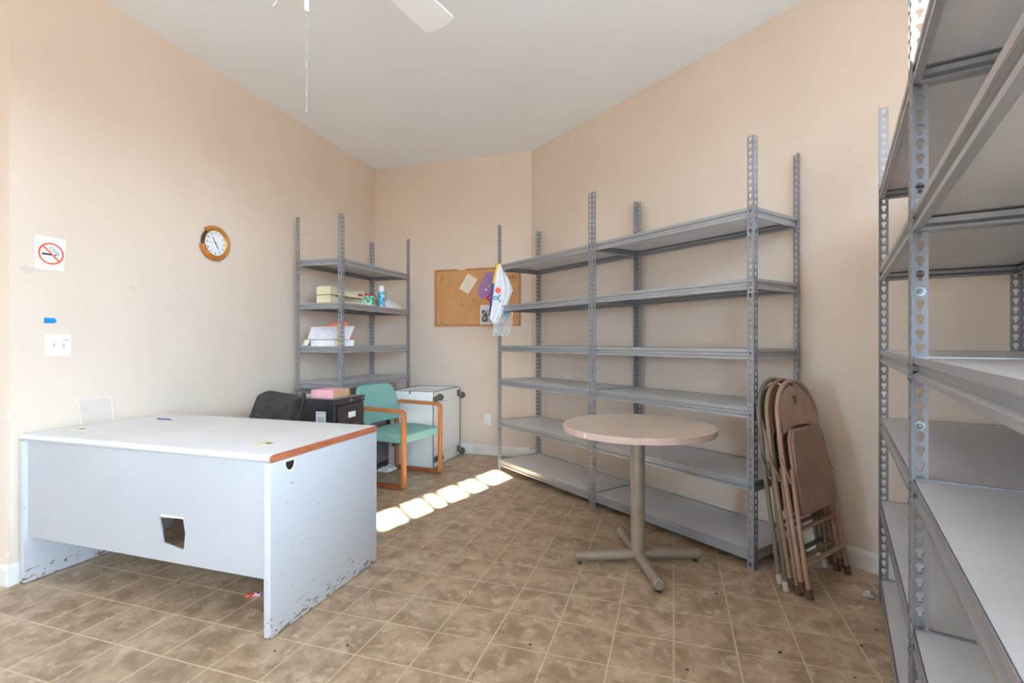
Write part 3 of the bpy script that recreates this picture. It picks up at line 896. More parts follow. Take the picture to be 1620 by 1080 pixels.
# ------------------------------------------------------------------ teal upholstered armchair (faces +X)
tch = empty('armchair', (-2.316, 3.957, 0), -0.10, 'teal fabric armchair with orange oak loop arms, in front of the white cabinet', 'chair')
FXF, FXB = 0.235, -0.255
for sy in (-1, 1):
    y = sy * 0.282
    loop = fillet([(FXF, y, 0.022), (FXF, y, 0.648), (FXB, y, 0.655), (FXB, y, 0.022)], 0.045, 6)
    def rect_tube(pts, a, b):
        """flat oak rail: rectangular section swept in the xz plane"""
        mb = MB(); vs2, k = [], len(pts)
        for i in range(k):
            t = (pts[min(i + 1, k - 1)] - pts[max(i - 1, 0)]).normalized()
            nn = Vector((-t.z, 0, t.x))
            for sa, sb in ((-1, -1), (1, -1), (1, 1), (-1, 1)):
                vs2.append(pts[i] + nn * sa * a + Vector((0, sb * b, 0)))
        f2 = [(i * 4 + j, i * 4 + (j + 1) % 4, i * 4 + 4 + (j + 1) % 4, i * 4 + 4 + j) for i in range(k - 1) for j in range(4)]
        f2 += [(0, 3, 2, 1), tuple((k - 1) * 4 + j for j in range(4))]
        return mb.add(vs2, f2)
    arm = put('arm_frame', rect_tube(loop, 0.0155, 0.021), M['chairwood'], tch, smooth=40)
    arm.modifiers.new('soft', 'BEVEL').width = 0.005
    rail = [Vector((FXB, y, 0.022)), Vector((FXF, y, 0.022))]
    put('floor_rail', rect_tube(rail, 0.0145, 0.020), M['chairwood2'], tch, smooth=0, label='darker worn floor rail')
put('glide', MB().lathe([(0.010, 0), (0.010, 0.008)], 10, (FXF - 0.005, -0.282, 0.0)), M['whitefoot'], tch)
# seat cushion: crowned, slightly wider at the front
def cushion(x0, x1, w0, w1, z0, z1, crown, n=8):
    vs3, f3 = [], []
    for top in (0, 1):
        for i in range(n + 1):
            for j in range(n + 1):
                u, v = i / n, j / n
                x = x0 + (x1 - x0) * u; wd = w0 + (w1 - w0) * u
                y = (v - 0.5) * wd
                e = (1 - (2 * u - 1) ** 6) * (1 - (2 * v - 1) ** 6)
                z = (z1 - 0.02 + 0.02 * e + crown * (1 - (2 * v - 1) ** 2) * (1 - (2 * u - 1) ** 2)) if top else z0
                vs3.append((x, y, z))
    m = (n + 1) ** 2
    for i in range(n):
        for j in range(n):
            a = i * (n + 1) + j
            f3.append((a, a + 1, a + n + 2, a + n + 1)); f3.append((m + a, m + a + n + 1, m + a + n + 2, m + a + 1))
    for i in range(n):
        for a, b in ((i, i + 1), (n * (n + 1) + i, n * (n + 1) + i + 1)): f3.append((a, b, m + b, m + a))
        for a, b in ((i * (n + 1), (i + 1) * (n + 1)), (i * (n + 1) + n, (i + 1) * (n + 1) + n)): f3.append((a, b, m + b, m + a))
    return MB().add(vs3, f3)
seat = put('seat', cushion(-0.22, 0.225, 0.47, 0.518, 0.372, 0.465, 0.018), M['teal'], tch, smooth=60)
bv = seat.modifiers.new('soft', 'BEVEL'); bv.width = 0.012; bv.segments = 3; bv.limit_method = 'ANGLE'
# backrest: curved, leaning back, with large rounded top corners
bn, bz = 14, 10
def bpt(i, j, off):
    v = i / bn * 2 - 1; h = j / bz
    hw = 0.272
    if h > 0.55: hw = 0.272 - 0.055 * ((h - 0.55) / 0.45) ** 2.4
    if h < 0.2: hw = 0.272 - 0.04 * ((0.2 - h) / 0.2) ** 2
    y = v * hw
    z = 0.50 + 0.335 * h - 0.010 * abs(v) ** 4 * (h > 0.9)
    x = -0.235 - 0.095 * h + 0.035 * v * v + off * (1 - 0.35 * abs(v) ** 6)
    return (x, y, z)
vs_ = [bpt(i, j, o_) for o_ in (-0.025, 0.025) for j in range(bz + 1) for i in range(bn + 1)]
n1 = (bn + 1) * (bz + 1); fs = []
for j in range(bz):
    for i in range(bn):
        a = j * (bn + 1) + i
        fs.append((a, a + 1, a + bn + 2, a + bn + 1)); fs.append((n1 + a, n1 + a + bn + 1, n1 + a + bn + 2, n1 + a + 1))
for i in range(bn):
    fs.append((i, n1 + i, n1 + i + 1, i + 1)); a = bz * (bn + 1) + i; fs.append((a, a + 1, n1 + a + 1, n1 + a))
for j in range(bz):
    a = j * (bn + 1); fs.append((a, a + bn + 1, n1 + a + bn + 1, n1 + a)); a += bn; fs.append((a, n1 + a, n1 + a + bn + 1, a + bn + 1))
tb = put('backrest', MB().add(vs_, fs), M['teal'], tch, smooth=60)
bv = tb.modifiers.new('soft', 'BEVEL'); bv.width = 0.012; bv.segments = 3; bv.limit_method = 'ANGLE'
for sy in (-1, 1):
    put('back_support', MB().box(-0.275, sy * 0.17 - 0.015, 0.36, -0.255, sy * 0.17 + 0.015, 0.60), M['blackplastic'], tch, smooth=0)
put('cross_rail', MB().box(-0.265, -0.262, 0.40, -0.245, 0.262, 0.44, 0.003), M['chairwood'], tch)
put('cross_rail', MB().box(0.10, -0.262, 0.350, 0.13, 0.262, 0.371, 0.003), M['blackplastic'], tch)

# ------------------------------------------------------------------ white cabinet lying on its side, casters on the near-right face
wc = empty('rolling_cabinet', (-2.455, 4.70, 0), label='white metal rolling cabinet lying on its side, casters facing the room', cat='cabinet')
CX, CY, CZ = 0.245, 0.325, 0.735
# carcass: shell of panels, open on top
put('side_panel', MB().box(-CX, -CY, 0.002, CX, -CY + 0.018, CZ, 0.003), M['whitecab'], wc)
put('side_panel', MB().box(-CX, CY - 0.018, 0.002, CX, CY, CZ, 0.003), M['whitecab'], wc)
put('back_panel', MB().box(-CX, -CY + 0.018, 0.002, -CX + 0.018, CY - 0.018, CZ, 0.003), M['whitecab'], wc)
put('floor_panel', MB().box(-CX + 0.018, -CY + 0.018, 0.002, CX - 0.018, CY - 0.018, 0.018), M['whitecab'], wc, smooth=0)
put('recessed_lid', MB().box(-CX + 0.018, -CY + 0.018, CZ - 0.03, CX - 0.018, CY - 0.018, CZ - 0.018), M['whitecab'], wc, smooth=0)
put('underside', MB().box(CX - 0.016, -CY + 0.001, 0.004, CX, CY - 0.001, CZ - 0.002, 0.003), M['whitecab'], wc)
g = MB()
for x0, y0, x1, y1 in ((-CX + 0.004, -CY + 0.02, CX - 0.03, -CY + 0.026), (-CX + 0.02, CY - 0.028, CX - 0.02, CY - 0.018), (-CX + 0.018, -CY + 0.02, -CX + 0.026, CY - 0.02), (CX - 0.012, -CY + 0.01, CX - 0.004, CY - 0.01)):
    g.box(x0, y0, CZ - 0.002, x1, y1, CZ + 0.002)
put('gasket', g, M['gasket'], wc, smooth=0, label='thin dark rubber gasket')
put('catch', MB().box(-0.01, -CY - 0.002, CZ - 0.025, 0.002, -CY + 0.01, CZ + 0.003), M['gasket'], wc, smooth=0)
lineY = MB().box(CX, -CY + 0.002, CZ - 0.115, CX + 0.0015, CY - 0.002, CZ - 0.112).box(CX, -CY + 0.002, 0.112, CX + 0.0015, CY - 0.002, 0.115)
put('seam', lineY, M['greyprint'], wc, smooth=0)
put('corner_trim', MB().box(CX - 0.001, -CY - 0.002, 0.005, CX + 0.0015, -CY + 0.010, CZ - 0.05).box(CX - 0.001, CY - 0.003, 0.005, CX + 0.002, CY + 0.001, CZ), M['castmetal'], wc, smooth=0)
for (y, z, an) in ((-CY + 0.055, CZ - 0.075, 1.2), (CY - 0.05, CZ - 0.06, -1.8), (-CY + 0.055, 0.075, 1.1), (CY - 0.05, 0.075, -1.9)):
    c_ = put('caster', MB().box(CX, y - 0.035, z - 0.03, CX + 0.004, y + 0.035, z + 0.03, 0.001).lathe([(0.018, 0), (0.018, 0.012)], 12).xf(Matrix.Identity(4)), M['castmetal'], wc)
    # the lathe part above sits at the origin: rebuild properly
    me = MB().box(CX, y - 0.035, z - 0.03, CX + 0.004, y + 0.035, z + 0.03, 0.001)
    me.tube([(CX + 0.004, y, z), (CX + 0.014, y, z)], 0.016, 12)
    ca, sa = math.cos(an), math.sin(an)
    for sgn in (-1, 1):
        o1 = Vector((0, -sa, ca)) * 0.014 * sgn
        me.add([Vector((CX + 0.012, y, z)) + o1 + Vector((0, ca, sa)) * a_ + Vector((b_, 0, 0)) for a_, b_ in ((-0.014, 0), (0.014, 0), (0.032, 0.036), (0.018, 0.042))], [(0, 1, 2, 3)])
    c_.data = me.mesh('caster', M['castmetal'])
    ax = Vector((0, -sa, ca)); wcn = Vector((CX + 0.046, y + ca * 0.024, z + sa * 0.024))
    put('wheel', MB().tube([wcn - ax * 0.010, wcn + ax * 0.010], 0.034, 20), M['caster'], c_)

# crumpled white paper under the armchair
cp = MB(); n = 9; rnd = random.Random(5)
g_ = [[rnd.uniform(0, 0.035) * (1 if 0 < i < n and 0 < j < n else 0.2) for j in range(n + 1)] for i in range(n + 1)]
vs_ = [((i / n - 0.5) * 0.15 + rnd.uniform(-.006, .006), (j / n - 0.5) * 0.24 + rnd.uniform(-.006, .006), 0.002 + g_[i][j]) for i in range(n + 1) for j in range(n + 1)]
fs = [(i * (n + 1) + j, i * (n + 1) + j + 1, (i + 1) * (n + 1) + j + 1, (i + 1) * (n + 1) + j) for i in range(n) for j in range(n)]
cpo = put('crumpled_paper', cp.add(vs_, fs), M['paper'], loc=(-2.60, 4.20, 0.001), smooth=0)
so = cpo.modifiers.new('thick', 'SOLIDIFY'); so.thickness = 0.0012
tag(cpo, 'crumpled white paper on the floor behind the desk, under the teal chair', 'paper')

# ------------------------------------------------------------------ round pedestal table
tb_ = empty('pedestal_table', (-0.187, 2.86, 0), YAW + math.radians(3), 'round beige laminate table on a taupe pedestal with four tube feet', 'table')
R = 0.412; ZTt = 0.766
put('tabletop', MB().lathe([(R - 0.002, ZTt - 0.033), (R, ZTt - 0.031), (R, ZTt - 0.002)], 72), M['tablerim'], tb_, label='pinkish edge-banded round slab')
put('laminate', MB().lathe([(R - 0.0005, ZTt - 0.0022), (R - 0.0012, ZTt)], 72), M['tabletop'], tb_, label='speckled beige laminate surface')
put('mounting_plate', MB().lathe([(0.13, ZTt - 0.040), (0.13, ZTt - 0.033)], 24), M['taupe'], tb_)
put('column', MB().lathe([(0.0385, 0.035), (0.0385, ZTt - 0.04)], 32), M['taupe'], tb_)
for k in range(4):
    a = k * PI / 2
    c, s = math.cos(a), math.sin(a)
    lg = put('leg', MB().tube([(c * 0.02, s * 0.02, 0.052), (c * 0.335, s * 0.335, 0.046), (c * 0.348, s * 0.348, 0.046), (c * 0.352, s * 0.352, 0.046)], [0.029, 0.029, 0.028, 0.024], 18), M['taupe'], tb_)
    put('glide', MB().lathe([(0.014, 0.0), (0.014, 0.008), (0.006, 0.010), (0.006, 0.020)], 12, (c * 0.325, s * 0.325, 0)), M['castmetal'], lg)
put('chip', MB().box(-R * 0.83 - 0.004, -R * 0.573, ZTt - 0.027, -R * 0.80, -R * 0.52, ZTt - 0.006), M['cardcream'], tb_, smooth=0, label='chipped spot in the edge band')

# ------------------------------------------------------------------ folded metal chairs leaning against the shelving
def folding_chair(base, rz, lean, mf, ms, mfoot, label, mark=False, f_mat2=None):
    """local: x across the width, z up the folded chair, -y towards the front"""
    o = empty('folding_chair', base)
    o.rotation_euler = (Matrix.Rotation(rz, 4, 'Z') @ Matrix.Rotation(lean, 4, 'X')).to_euler()
    tag(o, label, 'chair', 'folded metal chairs')
    Wd = 0.215
    # back frame: inverted U with a full round arch
    pts = [(-Wd - 0.008, 0.021, 0.055), (-Wd - 0.004, 0.019, 0.55), (-Wd + 0.006, 0.014, 0.82)]
    for i in range(1, 14):
        a = PI - PI * i / 14
        pts.append((math.cos(a) * (Wd - 0.006), 0.013 + 0.003 * math.sin(a), 0.83 + math.sin(a) * 0.205))
    pts += [(Wd - 0.006, 0.014, 0.82), (Wd + 0.004, 0.019, 0.55), (Wd + 0.008, 0.021, 0.055)]
    bf = put('back_frame', MB().tube(pts, 0.0115, 12), mf, o)
    for sx in (-1, 1):
        put('foot', MB().tube([(sx * (Wd + 0.008), 0.021, 0.03), (sx * (Wd + 0.008), 0.021, 0.075)], 0.0140, 12), mfoot, bf)
    put('back_rung', MB().tube([(-Wd, 0.020, 0.30), (Wd, 0.020, 0.30)], 0.0105, 10), mf, o)
    # leg frame in front
    Wf = Wd + 0.004
    lf = []
    for sx in (-1, 1):
        l_ = put('leg', MB().tube([(sx * Wf, -0.006, 0.018), (sx * (Wf - 0.004), -0.008, 0.30), (sx * (Wf - 0.018), -0.012, 0.60)], 0.0108, 12), f_mat2 or mf, o)
        put('foot', MB().tube([(sx * Wf, -0.006, 0.0), (sx * Wf, -0.006, 0.045)], [0.018, 0.0145], 12), mfoot, l_)
        lk = MB()
        lk.tube([(sx * (Wd + 0.012), 0.020, 0.665), (sx * (Wf + 0.010), -0.012, 0.545)], 0.010, 6, r2=0.003)
        hg = put('hinge_link', lk, mf, o)
        for p in ((sx * (Wd + 0.017), 0.020, 0.665), (sx * (Wf + 0.015), -0.012, 0.545)):
            put('rivet', MB().tube([Vector(p) - Vector((0.004 * sx, 0, 0)), Vector(p) + Vector((0.002 * sx, 0, 0))], 0.006, 8), M['bolt'], hg)
    put('front_rung', MB().tube([(-Wf, -0.008, 0.150), (Wf, -0.008, 0.150)], 0.0115, 10), f_mat2 or mf, o)
    # back panel: stamped sheet inside the arch with a bowed lower edge
    N = 16; vs4, f4 = [], []
    for k in range(2):
        for i in range(N + 1):
            u = i / N * 2 - 1
            x = u * (Wd - 0.020)
            zt = 0.83 + 0.180 * math.sqrt(max(0, 1 - (abs(u) * 0.985) ** 2)) - 0.002
            zb = 0.775 + 0.028 * (1 - u * u) 
            dy = 0.012 * (1 - u * u)
            for j in range(5):
                t = j / 4
                vs4.append((x, 0.006 + dy + k * 0.004 - 0.010 * (1 - t) , zb + (zt - zb) * t))
    m = (N + 1) * 5
    for i in range(N):
        for j in range(4):
            a = i * 5 + j
            f4.append((a, a + 5, a + 6, a + 1)); f4.append((m + a, m + a + 1, m + a + 6, m + a + 5))
        for a in (i * 5, i * 5 + 4): f4.append((a, m + a, m + a + 5, a + 5))
    for a0 in (0, N * 5):
        for j in range(4): f4.append((a0 + j, a0 + j + 1, m + a0 + j + 1, m + a0 + j))
    bp = put('back_panel', MB().add(vs4, f4), mf, o, smooth=60)
    # the folded seat pan
    prof = [(-0.184, 0.395), (-0.170, 0.372), (0.170, 0.372), (0.184, 0.395), (0.190, 0.58), (0.180, 0.740), (0.150, 0.792), (-0.150, 0.792), (-0.180, 0.740), (-0.190, 0.58)]
    bm = bmesh.new()
    vv = [bm.verts.new((a, -0.026, b)) for a, b in prof]
    bm.faces.new(vv)
    r_ = bmesh.ops.extrude_face_region(bm, geom=bm.faces[:])
    for v in [e for e in r_['geom'] if isinstance(e, bmesh.types.BMVert)]: v.co.y += 0.024
    front = [e for e in bm.edges if all(abs(v.co.y + 0.026) < 1e-5 for v in e.verts)]
    bmesh.ops.bevel(bm, geom=front, offset=0.010, segments=3, affect='EDGES')
    put('seat', MB().bm(bm), ms, o, smooth=50)
    if mark:
        for s_, zz in (('N.C', 0.945), ('LIN.', 0.922)):
            tm = text_mesh(s_, 0.024, 0.0004)
            tm.xf(Matrix.Translation((0.0, 0.0105, zz)) @ Matrix.Rotation(PI / 2, 4, 'X'))
            put('stencil_mark', tm, M['ink'], bp, smooth=0)
    return o
cL = Vector((0.598, 2.682)); cR = Vector((0.889, 3.080)); cm_ = (cL + cR) / 2
wdir = (cR - cL).normalized(); bdir = Vector((-wdir.y, wdir.x))
rzc = math.atan2(wdir.y, wdir.x)
lean = math.radians(9.3)
folding_chair((cm_.x, cm_.y, 0.0), rzc, -lean, M['pinktan'], M['pinkseat'], M['foot'],
              'tan-pink folding chair with stencilled back, front one of the three folded chairs', True)
p2 = cm_ + bdir * 0.052
folding_chair((p2.x, p2.y, 0.0), rzc, -lean, M['olivetan'], M['olivetan'], M['foot'], 'brownish tan folding chair, middle one of the three folded chairs')
p3 = cm_ + bdir * 0.106
folding_chair((p3.x, p3.y, 0.0), rzc, -lean * 0.92, M['olive'], M['olive'], M['whitefoot'], 'olive grey folding chair, rearmost of the three folded chairs against the shelving')

# ------------------------------------------------------------------ things on the left wall
# clock with a broken oak ring
ck = empty('wall_clock', (0, 0, 0), label='round wall clock with a broken orange oak ring on the left wall', cat='clock')
ck.matrix_world = left_mat(1.217, 1.948, 0.0)
put('case', MB().lathe([(0.106, 0.0), (0.110, 0.012), (0.104, 0.020)], 40), M['clockdark'], ck)
ring = []
a0, a1 = math.radians(192), math.radians(192 + 300)
K = 54
vs_, fs = [], []
prof = [(0.094, 0.020), (0.094, 0.030), (0.100, 0.037), (0.112, 0.040), (0.122, 0.034), (0.128, 0.022), (0.128, 0.006), (0.105, 0.004)]
m = len(prof)
for i in range(K + 1):
    a = a0 + (a1 - a0) * i / K
    for r, z in prof: vs_.append((r * math.cos(a), r * math.sin(a), z))
for i in range(K):
    for j in range(m): fs.append((i * m + j, i * m + (j + 1) % m, (i + 1) * m + (j + 1) % m, (i + 1) * m + j))
fs += [tuple(range(m)), tuple(K * m + j for j in range(m))]
put('broken_ring', MB().add(vs_, fs), M['clockwood'], ck, label='orange oak ring with a piece missing at the upper left')
put('inner_rim', MB().tube([(0.0935 * math.cos(2 * PI * i / 48), 0.0935 * math.sin(2 * PI * i / 48), 0.026) for i in range(48)], 0.0035, 8, closed=True), M['brass'], ck)
dial = put('dial', MB().lathe([(0.092, 0.018), (0.092, 0.022)], 40), M['dial'], ck)
for h in range(1, 13):
    a = PI / 2 - h * PI / 6
    tm = text_mesh(str(h), 0.026, 0.0004)
    tm.xf(Matrix.Translation((0.074 * math.cos(a), 0.074 * math.sin(a), 0.0226)))
    put('numeral', tm, M['ink'], dial, smooth=0)
def hand(ang, L_, wd, z, tail=0.014):
    c, s = math.cos(ang), math.sin(ang)
    return MB().prism([(-tail * c - wd * s * .6, -tail * s + wd * c * .6), (-tail * c + wd * s * .6, -tail * s - wd * c * .6), (L_ * 0.5 * c + wd * s, L_ * 0.5 * s - wd * c), (L_ * c, L_ * s), (L_ * 0.5 * c - wd * s, L_ * 0.5 * s + wd * c)], z, z + 0.0008)
put('minute_hand', hand(PI / 2 + math.radians(30), 0.076, 0.0028, 0.0245), M['ink'], ck, smooth=0)
put('hour_hand', hand(PI / 2 - math.radians(148), 0.055, 0.0034, 0.0238), M['ink'], ck, smooth=0)
put('second_hand', hand(PI - 0.05, 0.066, 0.0008, 0.0252, 0.03), M['signred'], ck, smooth=0)
put('hub', MB().lathe([(0.005, 0.0225), (0.005, 0.0265)], 12), M['ink'], ck)

# no smoking sign
sg_ = empty('no_smoking_sign', (0, 0, 0), label='white no-smoking sign on the left wall above the light switches', cat='sign')
sg_.matrix_world = left_mat(0.180, 1.697, 0.0)
# hangs a little crooked
cor = [(-0.072, 0.090), (0.070, 0.086), (0.060, -0.086), (-0.070, -0.088)]
put('sign_plate', MB().prism(cor, 0.0005, 0.0035), M['signwhite'], sg_, smooth=0)
put('prohibition_ring', MB().tube([(0.056 * math.cos(2 * PI * i / 40), 0.054 * math.sin(2 * PI * i / 40), 0.0040) for i in range(40)], 0.0045, 6, closed=True, r2=0.0045).xf(Matrix.Diagonal((1, 1, 0.25, 1)) ).xf(Matrix.Translation((0, 0, 0.003))), M['signred'], sg_, smooth=0)
put('prohibition_bar', MB().prism([(-0.041, 0.034), (-0.035, 0.040), (0.041, -0.034), (0.035, -0.040)], 0.0046, 0.0052), M['signred'], sg_, smooth=0)
put('cigarette', MB().prism([(-0.043, 0.000), (-0.043, -0.010), (0.006, -0.010), (0.006, 0.000)], 0.0036, 0.0042).prism([(0.016, 0.000), (0.016, -0.010), (0.022, -0.010), (0.022, 0.000)], 0.0036, 0.0042), M['ink'], sg_, smooth=0)
for pts in ([(0.026, -0.008), (0.026, 0.004), (0.018, 0.010), (0.006, 0.012), (0.000, 0.020), (-0.006, 0.028), (0.000, 0.036)], [(0.033, -0.008), (0.033, 0.008), (0.024, 0.018), (0.012, 0.018), (0.014, 0.026), (0.008, 0.034), (0.003, 0.032)]):
    put('smoke', MB().tube([(a, b, 0.0040) for a, b in pts], 0.0016, 6), M['ink'], sg_)

bt = put('blue_tape', MB().prism([(-0.026, 0.015), (0.022, 0.014), (0.030, 0.0), (0.020, -0.014), (-0.027, -0.014)], 0, 0.004).xf(left_mat(0.176, 1.338, 0.0005)), M['bluetape'], smooth=0)
tag(bt, 'scrap of bright blue tape on the left wall above the switch plate', 'tape')

sp = empty('switch_plate', (0, 0, 0), label='white double wall plate with switch and outlet, left wall above the desk', cat='switch')
sp.matrix_world = left_mat(0.214, 1.206, 0.0)
put('plate', MB().box(-0.060, -0.058, 0.0, 0.060, 0.058, 0.006, 0.002), M['plate'], sp)
put('toggle', MB().box(-0.027, -0.012, 0.006, -0.017, 0.012, 0.0075).box(-0.026, 0.0, 0.0075, -0.018, 0.009, 0.016, 0.001), M['greyprint'], sp)
put('toggle', MB().box(0.016, -0.013, 0.006, 0.028, 0.013, 0.0075).box(0.018, -0.009, 0.0075, 0.026, 0.0, 0.016, 0.001), M['greyprint'], sp)
tm = text_mesh('16', 0.016, 0.0003); tm.xf(Matrix.Translation((0.040, 0.030, 0.0065)))
put('handwriting', tm, M['ink'], sp, smooth=0)
put('handwriting', MB().prism([(0.026, 0.028), (0.029, 0.033), (0.031, 0.028), (0.029, 0.023)], 0.006, 0.0066), M['ink'], sp, smooth=0)

tp = put('torn_tape', blob(0.045, 0.020, 12, 0.3, 44, 0.001).xf(left_mat(0.085, 1.60, 0.0005)), M['acrylic'], smooth=0)
tag(tp, 'torn clear tape left on the wall below the no-smoking sign', 'tape')

# outlet on the back wall
ou = empty('wall_outlet', (0, 0, 0), label='white duplex electrical outlet low on the back wall', cat='outlet')
ou.matrix_world = back_mat(-1.912, 0.379)
put('plate', MB().box(-0.038, -0.058, 0, 0.038, 0.058, 0.006, 0.002), M['plate'], ou)
for z in (-0.024, 0.024):
    so_ = put('socket', MB().lathe([(0.017, 0.006), (0.017, 0.0085)], 20, (0, z, 0)), M['plate'], ou)
    put('slots', MB().box(-0.009, z, 0.0085, -0.006, z + 0.009, 0.0092).box(0.006, z, 0.0085, 0.009, z + 0.009, 0.0092).box(-0.003, z - 0.011, 0.0085, 0.003, z - 0.006, 0.0092), M['ink'], so_, smooth=0)

# ------------------------------------------------------------------ corkboard and what is pinned to it
cb = empty('corkboard', (0, 0, 0), label='wood-framed corkboard hung on the back wall, behind the plastic bag', cat='board')
cb.matrix_world = back_mat(-2.040, 1.708)
HW, HH = 0.500, 0.316
put('cork_panel', MB().box(-HW + 0.01, -HH + 0.01, 0.002, HW - 0.01, HH - 0.01, 0.012), M['cork'], cb, smooth=0)
for (x0, y0, x1, y1) in ((-HW, HH - 0.020, HW, HH), (-HW, -HH, HW, -HH + 0.020), (-HW, -HH + 0.02, -HW + 0.020, HH - 0.02), (HW - 0.020, -HH + 0.02, HW, HH - 0.02)):
    put('frame_rail', MB().box(x0, y0, 0.0, x1, y1, 0.020, 0.003), M['corkframe'], cb)
rnd = random.Random(3)
pins = [(-0.41, 0.25), (-0.41, 0.225), (-0.41, 0.20), (-0.43, 0.17), (-0.43, -0.04), (-0.42, -0.085), (-0.17, 0.185), (-0.17, -0.03), (-0.165, -0.075), (-0.03, -0.02), (-0.41, -0.28), (-0.37, -0.295)]
pins += [(0.385 + 0.03 * i, 0.265 - 0.05 * j) for i in range(3) for j in range(2)] + [(0.385 + 0.03 * i, 0.215 - 0.022 * j) for i in range(3) for j in range(2)]
for (x, z) in pins:
    put('push_pin', MB().lathe([(0.005, 0.012), (0.004, 0.018), (0.006, 0.020)], 8, (x, z, 0)), M['pin'], cb)
put('sticker', MB().box(-0.22, HH - 0.014, 0.020, -0.115, HH - 0.003, 0.0206), M['cardcream'], cb, smooth=0)
def pinned(name, poly, mat, label, cat, z=0.013, extra=None, th=0.0015):
    o = empty(name, (0, 0, 0), label=label, cat=cat)
    cx = sum(p[0] for p in poly) / len(poly); cy = sum(p[1] for p in poly) / len(poly)
    o.matrix_world = back_mat(-2.040 + cx, 1.708 + cy)
    put('sheet', MB().prism([(a - cx, b - cy) for a, b in poly], z, z + th), mat, o, smooth=0)
    return o, cx, cy
o, cx, cy = pinned('greeting_card', [(-0.206, 0.100), (-0.100, 0.262), (0.014, 0.195), (-0.093, 0.035)], M['cardcream'], 'cream folded card with gold lines pinned on the corkboard', 'card', th=0.004)
for k in range(3):
    c_, s_ = math.cos(1.0), math.sin(1.0)
    put('line_print', MB().box(-0.03 + 0.005 * k, -0.003, 0.0172, 0.03 - 0.004 * k, 0.001, 0.0176).xf(Matrix.Rotation(0.9, 4, 'Z') @ Matrix.Translation((0.012, 0.032 - 0.022 * k, 0))), M['gold'], o, smooth=0)
o, cx, cy = pinned('purple_envelope', [(0.035, 0.045), (0.010, 0.02), (0.10, 0.262), (0.12, 0.275), (0.245, 0.160), (0.255, 0.12), (0.135, -0.012), (0.09, -0.018)][:0] or [(0.012, 0.055), (0.045, 0.145), (0.110, 0.262), (0.240, 0.150), (0.225, 0.095), (0.100, -0.020), (0.055, -0.012)], M['purple'], 'purple envelope pinned on the corkboard beside the cream card', 'envelope', 0.0135, th=0.003)
put('flap', MB().prism([(0.118 - cx, 0.262 - cy), (0.250 - cx, 0.272 - cy), (0.258 - cx, 0.160 - cy), (0.240 - cx, 0.152 - cy)], 0.0135, 0.0155), M['purple'], o, smooth=0)
put('gold_print', MB().prism([(0.02, 0.02), (0.035, 0.035), (0.05, 0.02), (0.03, -0.005)], 0.0166, 0.0170), M['gold'], o, smooth=0)
put('white_print', MB().lathe([(0.012, 0.0166), (0.012, 0.0170)], 10, (0.0, -0.018, 0)), M['cardcream'], o, smooth=0)
o, cx, cy = pinned('red_paper', [(0.085, 0.010), (0.165, 0.085), (0.225, 0.06), (0.215, -0.11)], M['red'], 'red paper pinned half under the purple envelope', 'paper', 0.0125, th=0.001)
put('white_print', MB().tube([(0.012 * math.cos(2 * PI * i / 12) - 0.01, 0.012 * math.sin(2 * PI * i / 12) - 0.02, 0.0136) for i in range(12)], 0.002, 5, closed=True), M['paper'], o)
o, cx, cy = pinned('pinned_photo', [(0.045, -0.088), (0.045, -0.308), (0.215, -0.305), (0.215, -0.088)], M['paper'], 'black and white printed picture at the bottom of the corkboard', 'picture', 0.0128)
put('picture_area', MB().box(-0.068, -0.075, 0.0143, 0.07, 0.055, 0.0147), M['photo'], o, smooth=0)
put('caption', MB().box(-0.05, 0.068, 0.0143, 0.0, 0.074, 0.0147).box(-0.05, 0.082, 0.0143, -0.01, 0.087, 0.0147), M['greyprint'], o, smooth=0)

# ------------------------------------------------------------------ plastic bag tied to the shelving post
def at_view(lat, dep, z):
    p = fwv * dep + rtv * lat
    return (p.x, p.y, z)
bag = empty('plastic_bag', (O1.x, O1.y, 1.20), label='white shopping bag with blue and yellow edge tied to the shelving post', cat='bag')
brz = YAW
bag.rotation_euler = (0, 0, brz)
bm0 = Matrix.Translation(bag.location) @ Matrix.Rotation(brz, 4, 'Z')
def bag_sheet(rows, nx=12, amp=0.010, dep=-0.05, thick=0.03, freq=3.0, ph=0.0):
    """closed crumpled bag: rows of (z, left, right) in metres relative to the post"""
    vs5, f5, m = [], [], len(rows)
    for k in (0, 1):
        for r, (z, a, b) in enumerate(rows):
            for i in range(nx + 1):
                u = i / nx
                bulge = thick * math.sin(PI * u) * min(1, r / 2.0) * (1 if k else -1) * 0.5
                wv = amp * math.sin(u * freq * 2 * PI + ph + r * 0.5) * min(1, r / 1.5)
                vs5.append((a + (b - a) * u, dep + bulge + wv, z + 0.004 * math.sin(u * 9 + r)))
    n1 = m * (nx + 1)
    for r in range(m - 1):
        for i in range(nx):
            a = r * (nx + 1) + i
            f5.append((a, a + 1, a + nx + 2, a + nx + 1)); f5.append((n1 + a, n1 + a + nx + 1, n1 + a + nx + 2, n1 + a + 1))
    for i in range(nx):
        f5.append((i, n1 + i, n1 + i + 1, i + 1)); a = (m - 1) * (nx + 1) + i; f5.append((a, a + 1, n1 + a + 1, n1 + a))
    for r in range(m - 1):
        for a in (r * (nx + 1), r * (nx + 1) + nx): f5.append((a, a + nx + 1, n1 + a + nx + 1, n1 + a))
    return MB().add(vs5, f5)
k_ = 0.0058
def rows(l): return [((540 - y) * k_ + CAM_H - 1.20, (a - 787.5) * k_, (b - 787.5) * k_) for y, a, b in l]
put('bag_body', bag_sheet(rows([(415, 787, 792), (424, 785, 796), (434, 783, 799), (445, 781, 801), (456, 779.5, 802.5), (468, 778, 803), (480, 777, 799), (492, 775, 795), (503, 774, 790), (511, 781, 787)]), dep=-0.055), M['bagwhite'], bag, smooth=70)
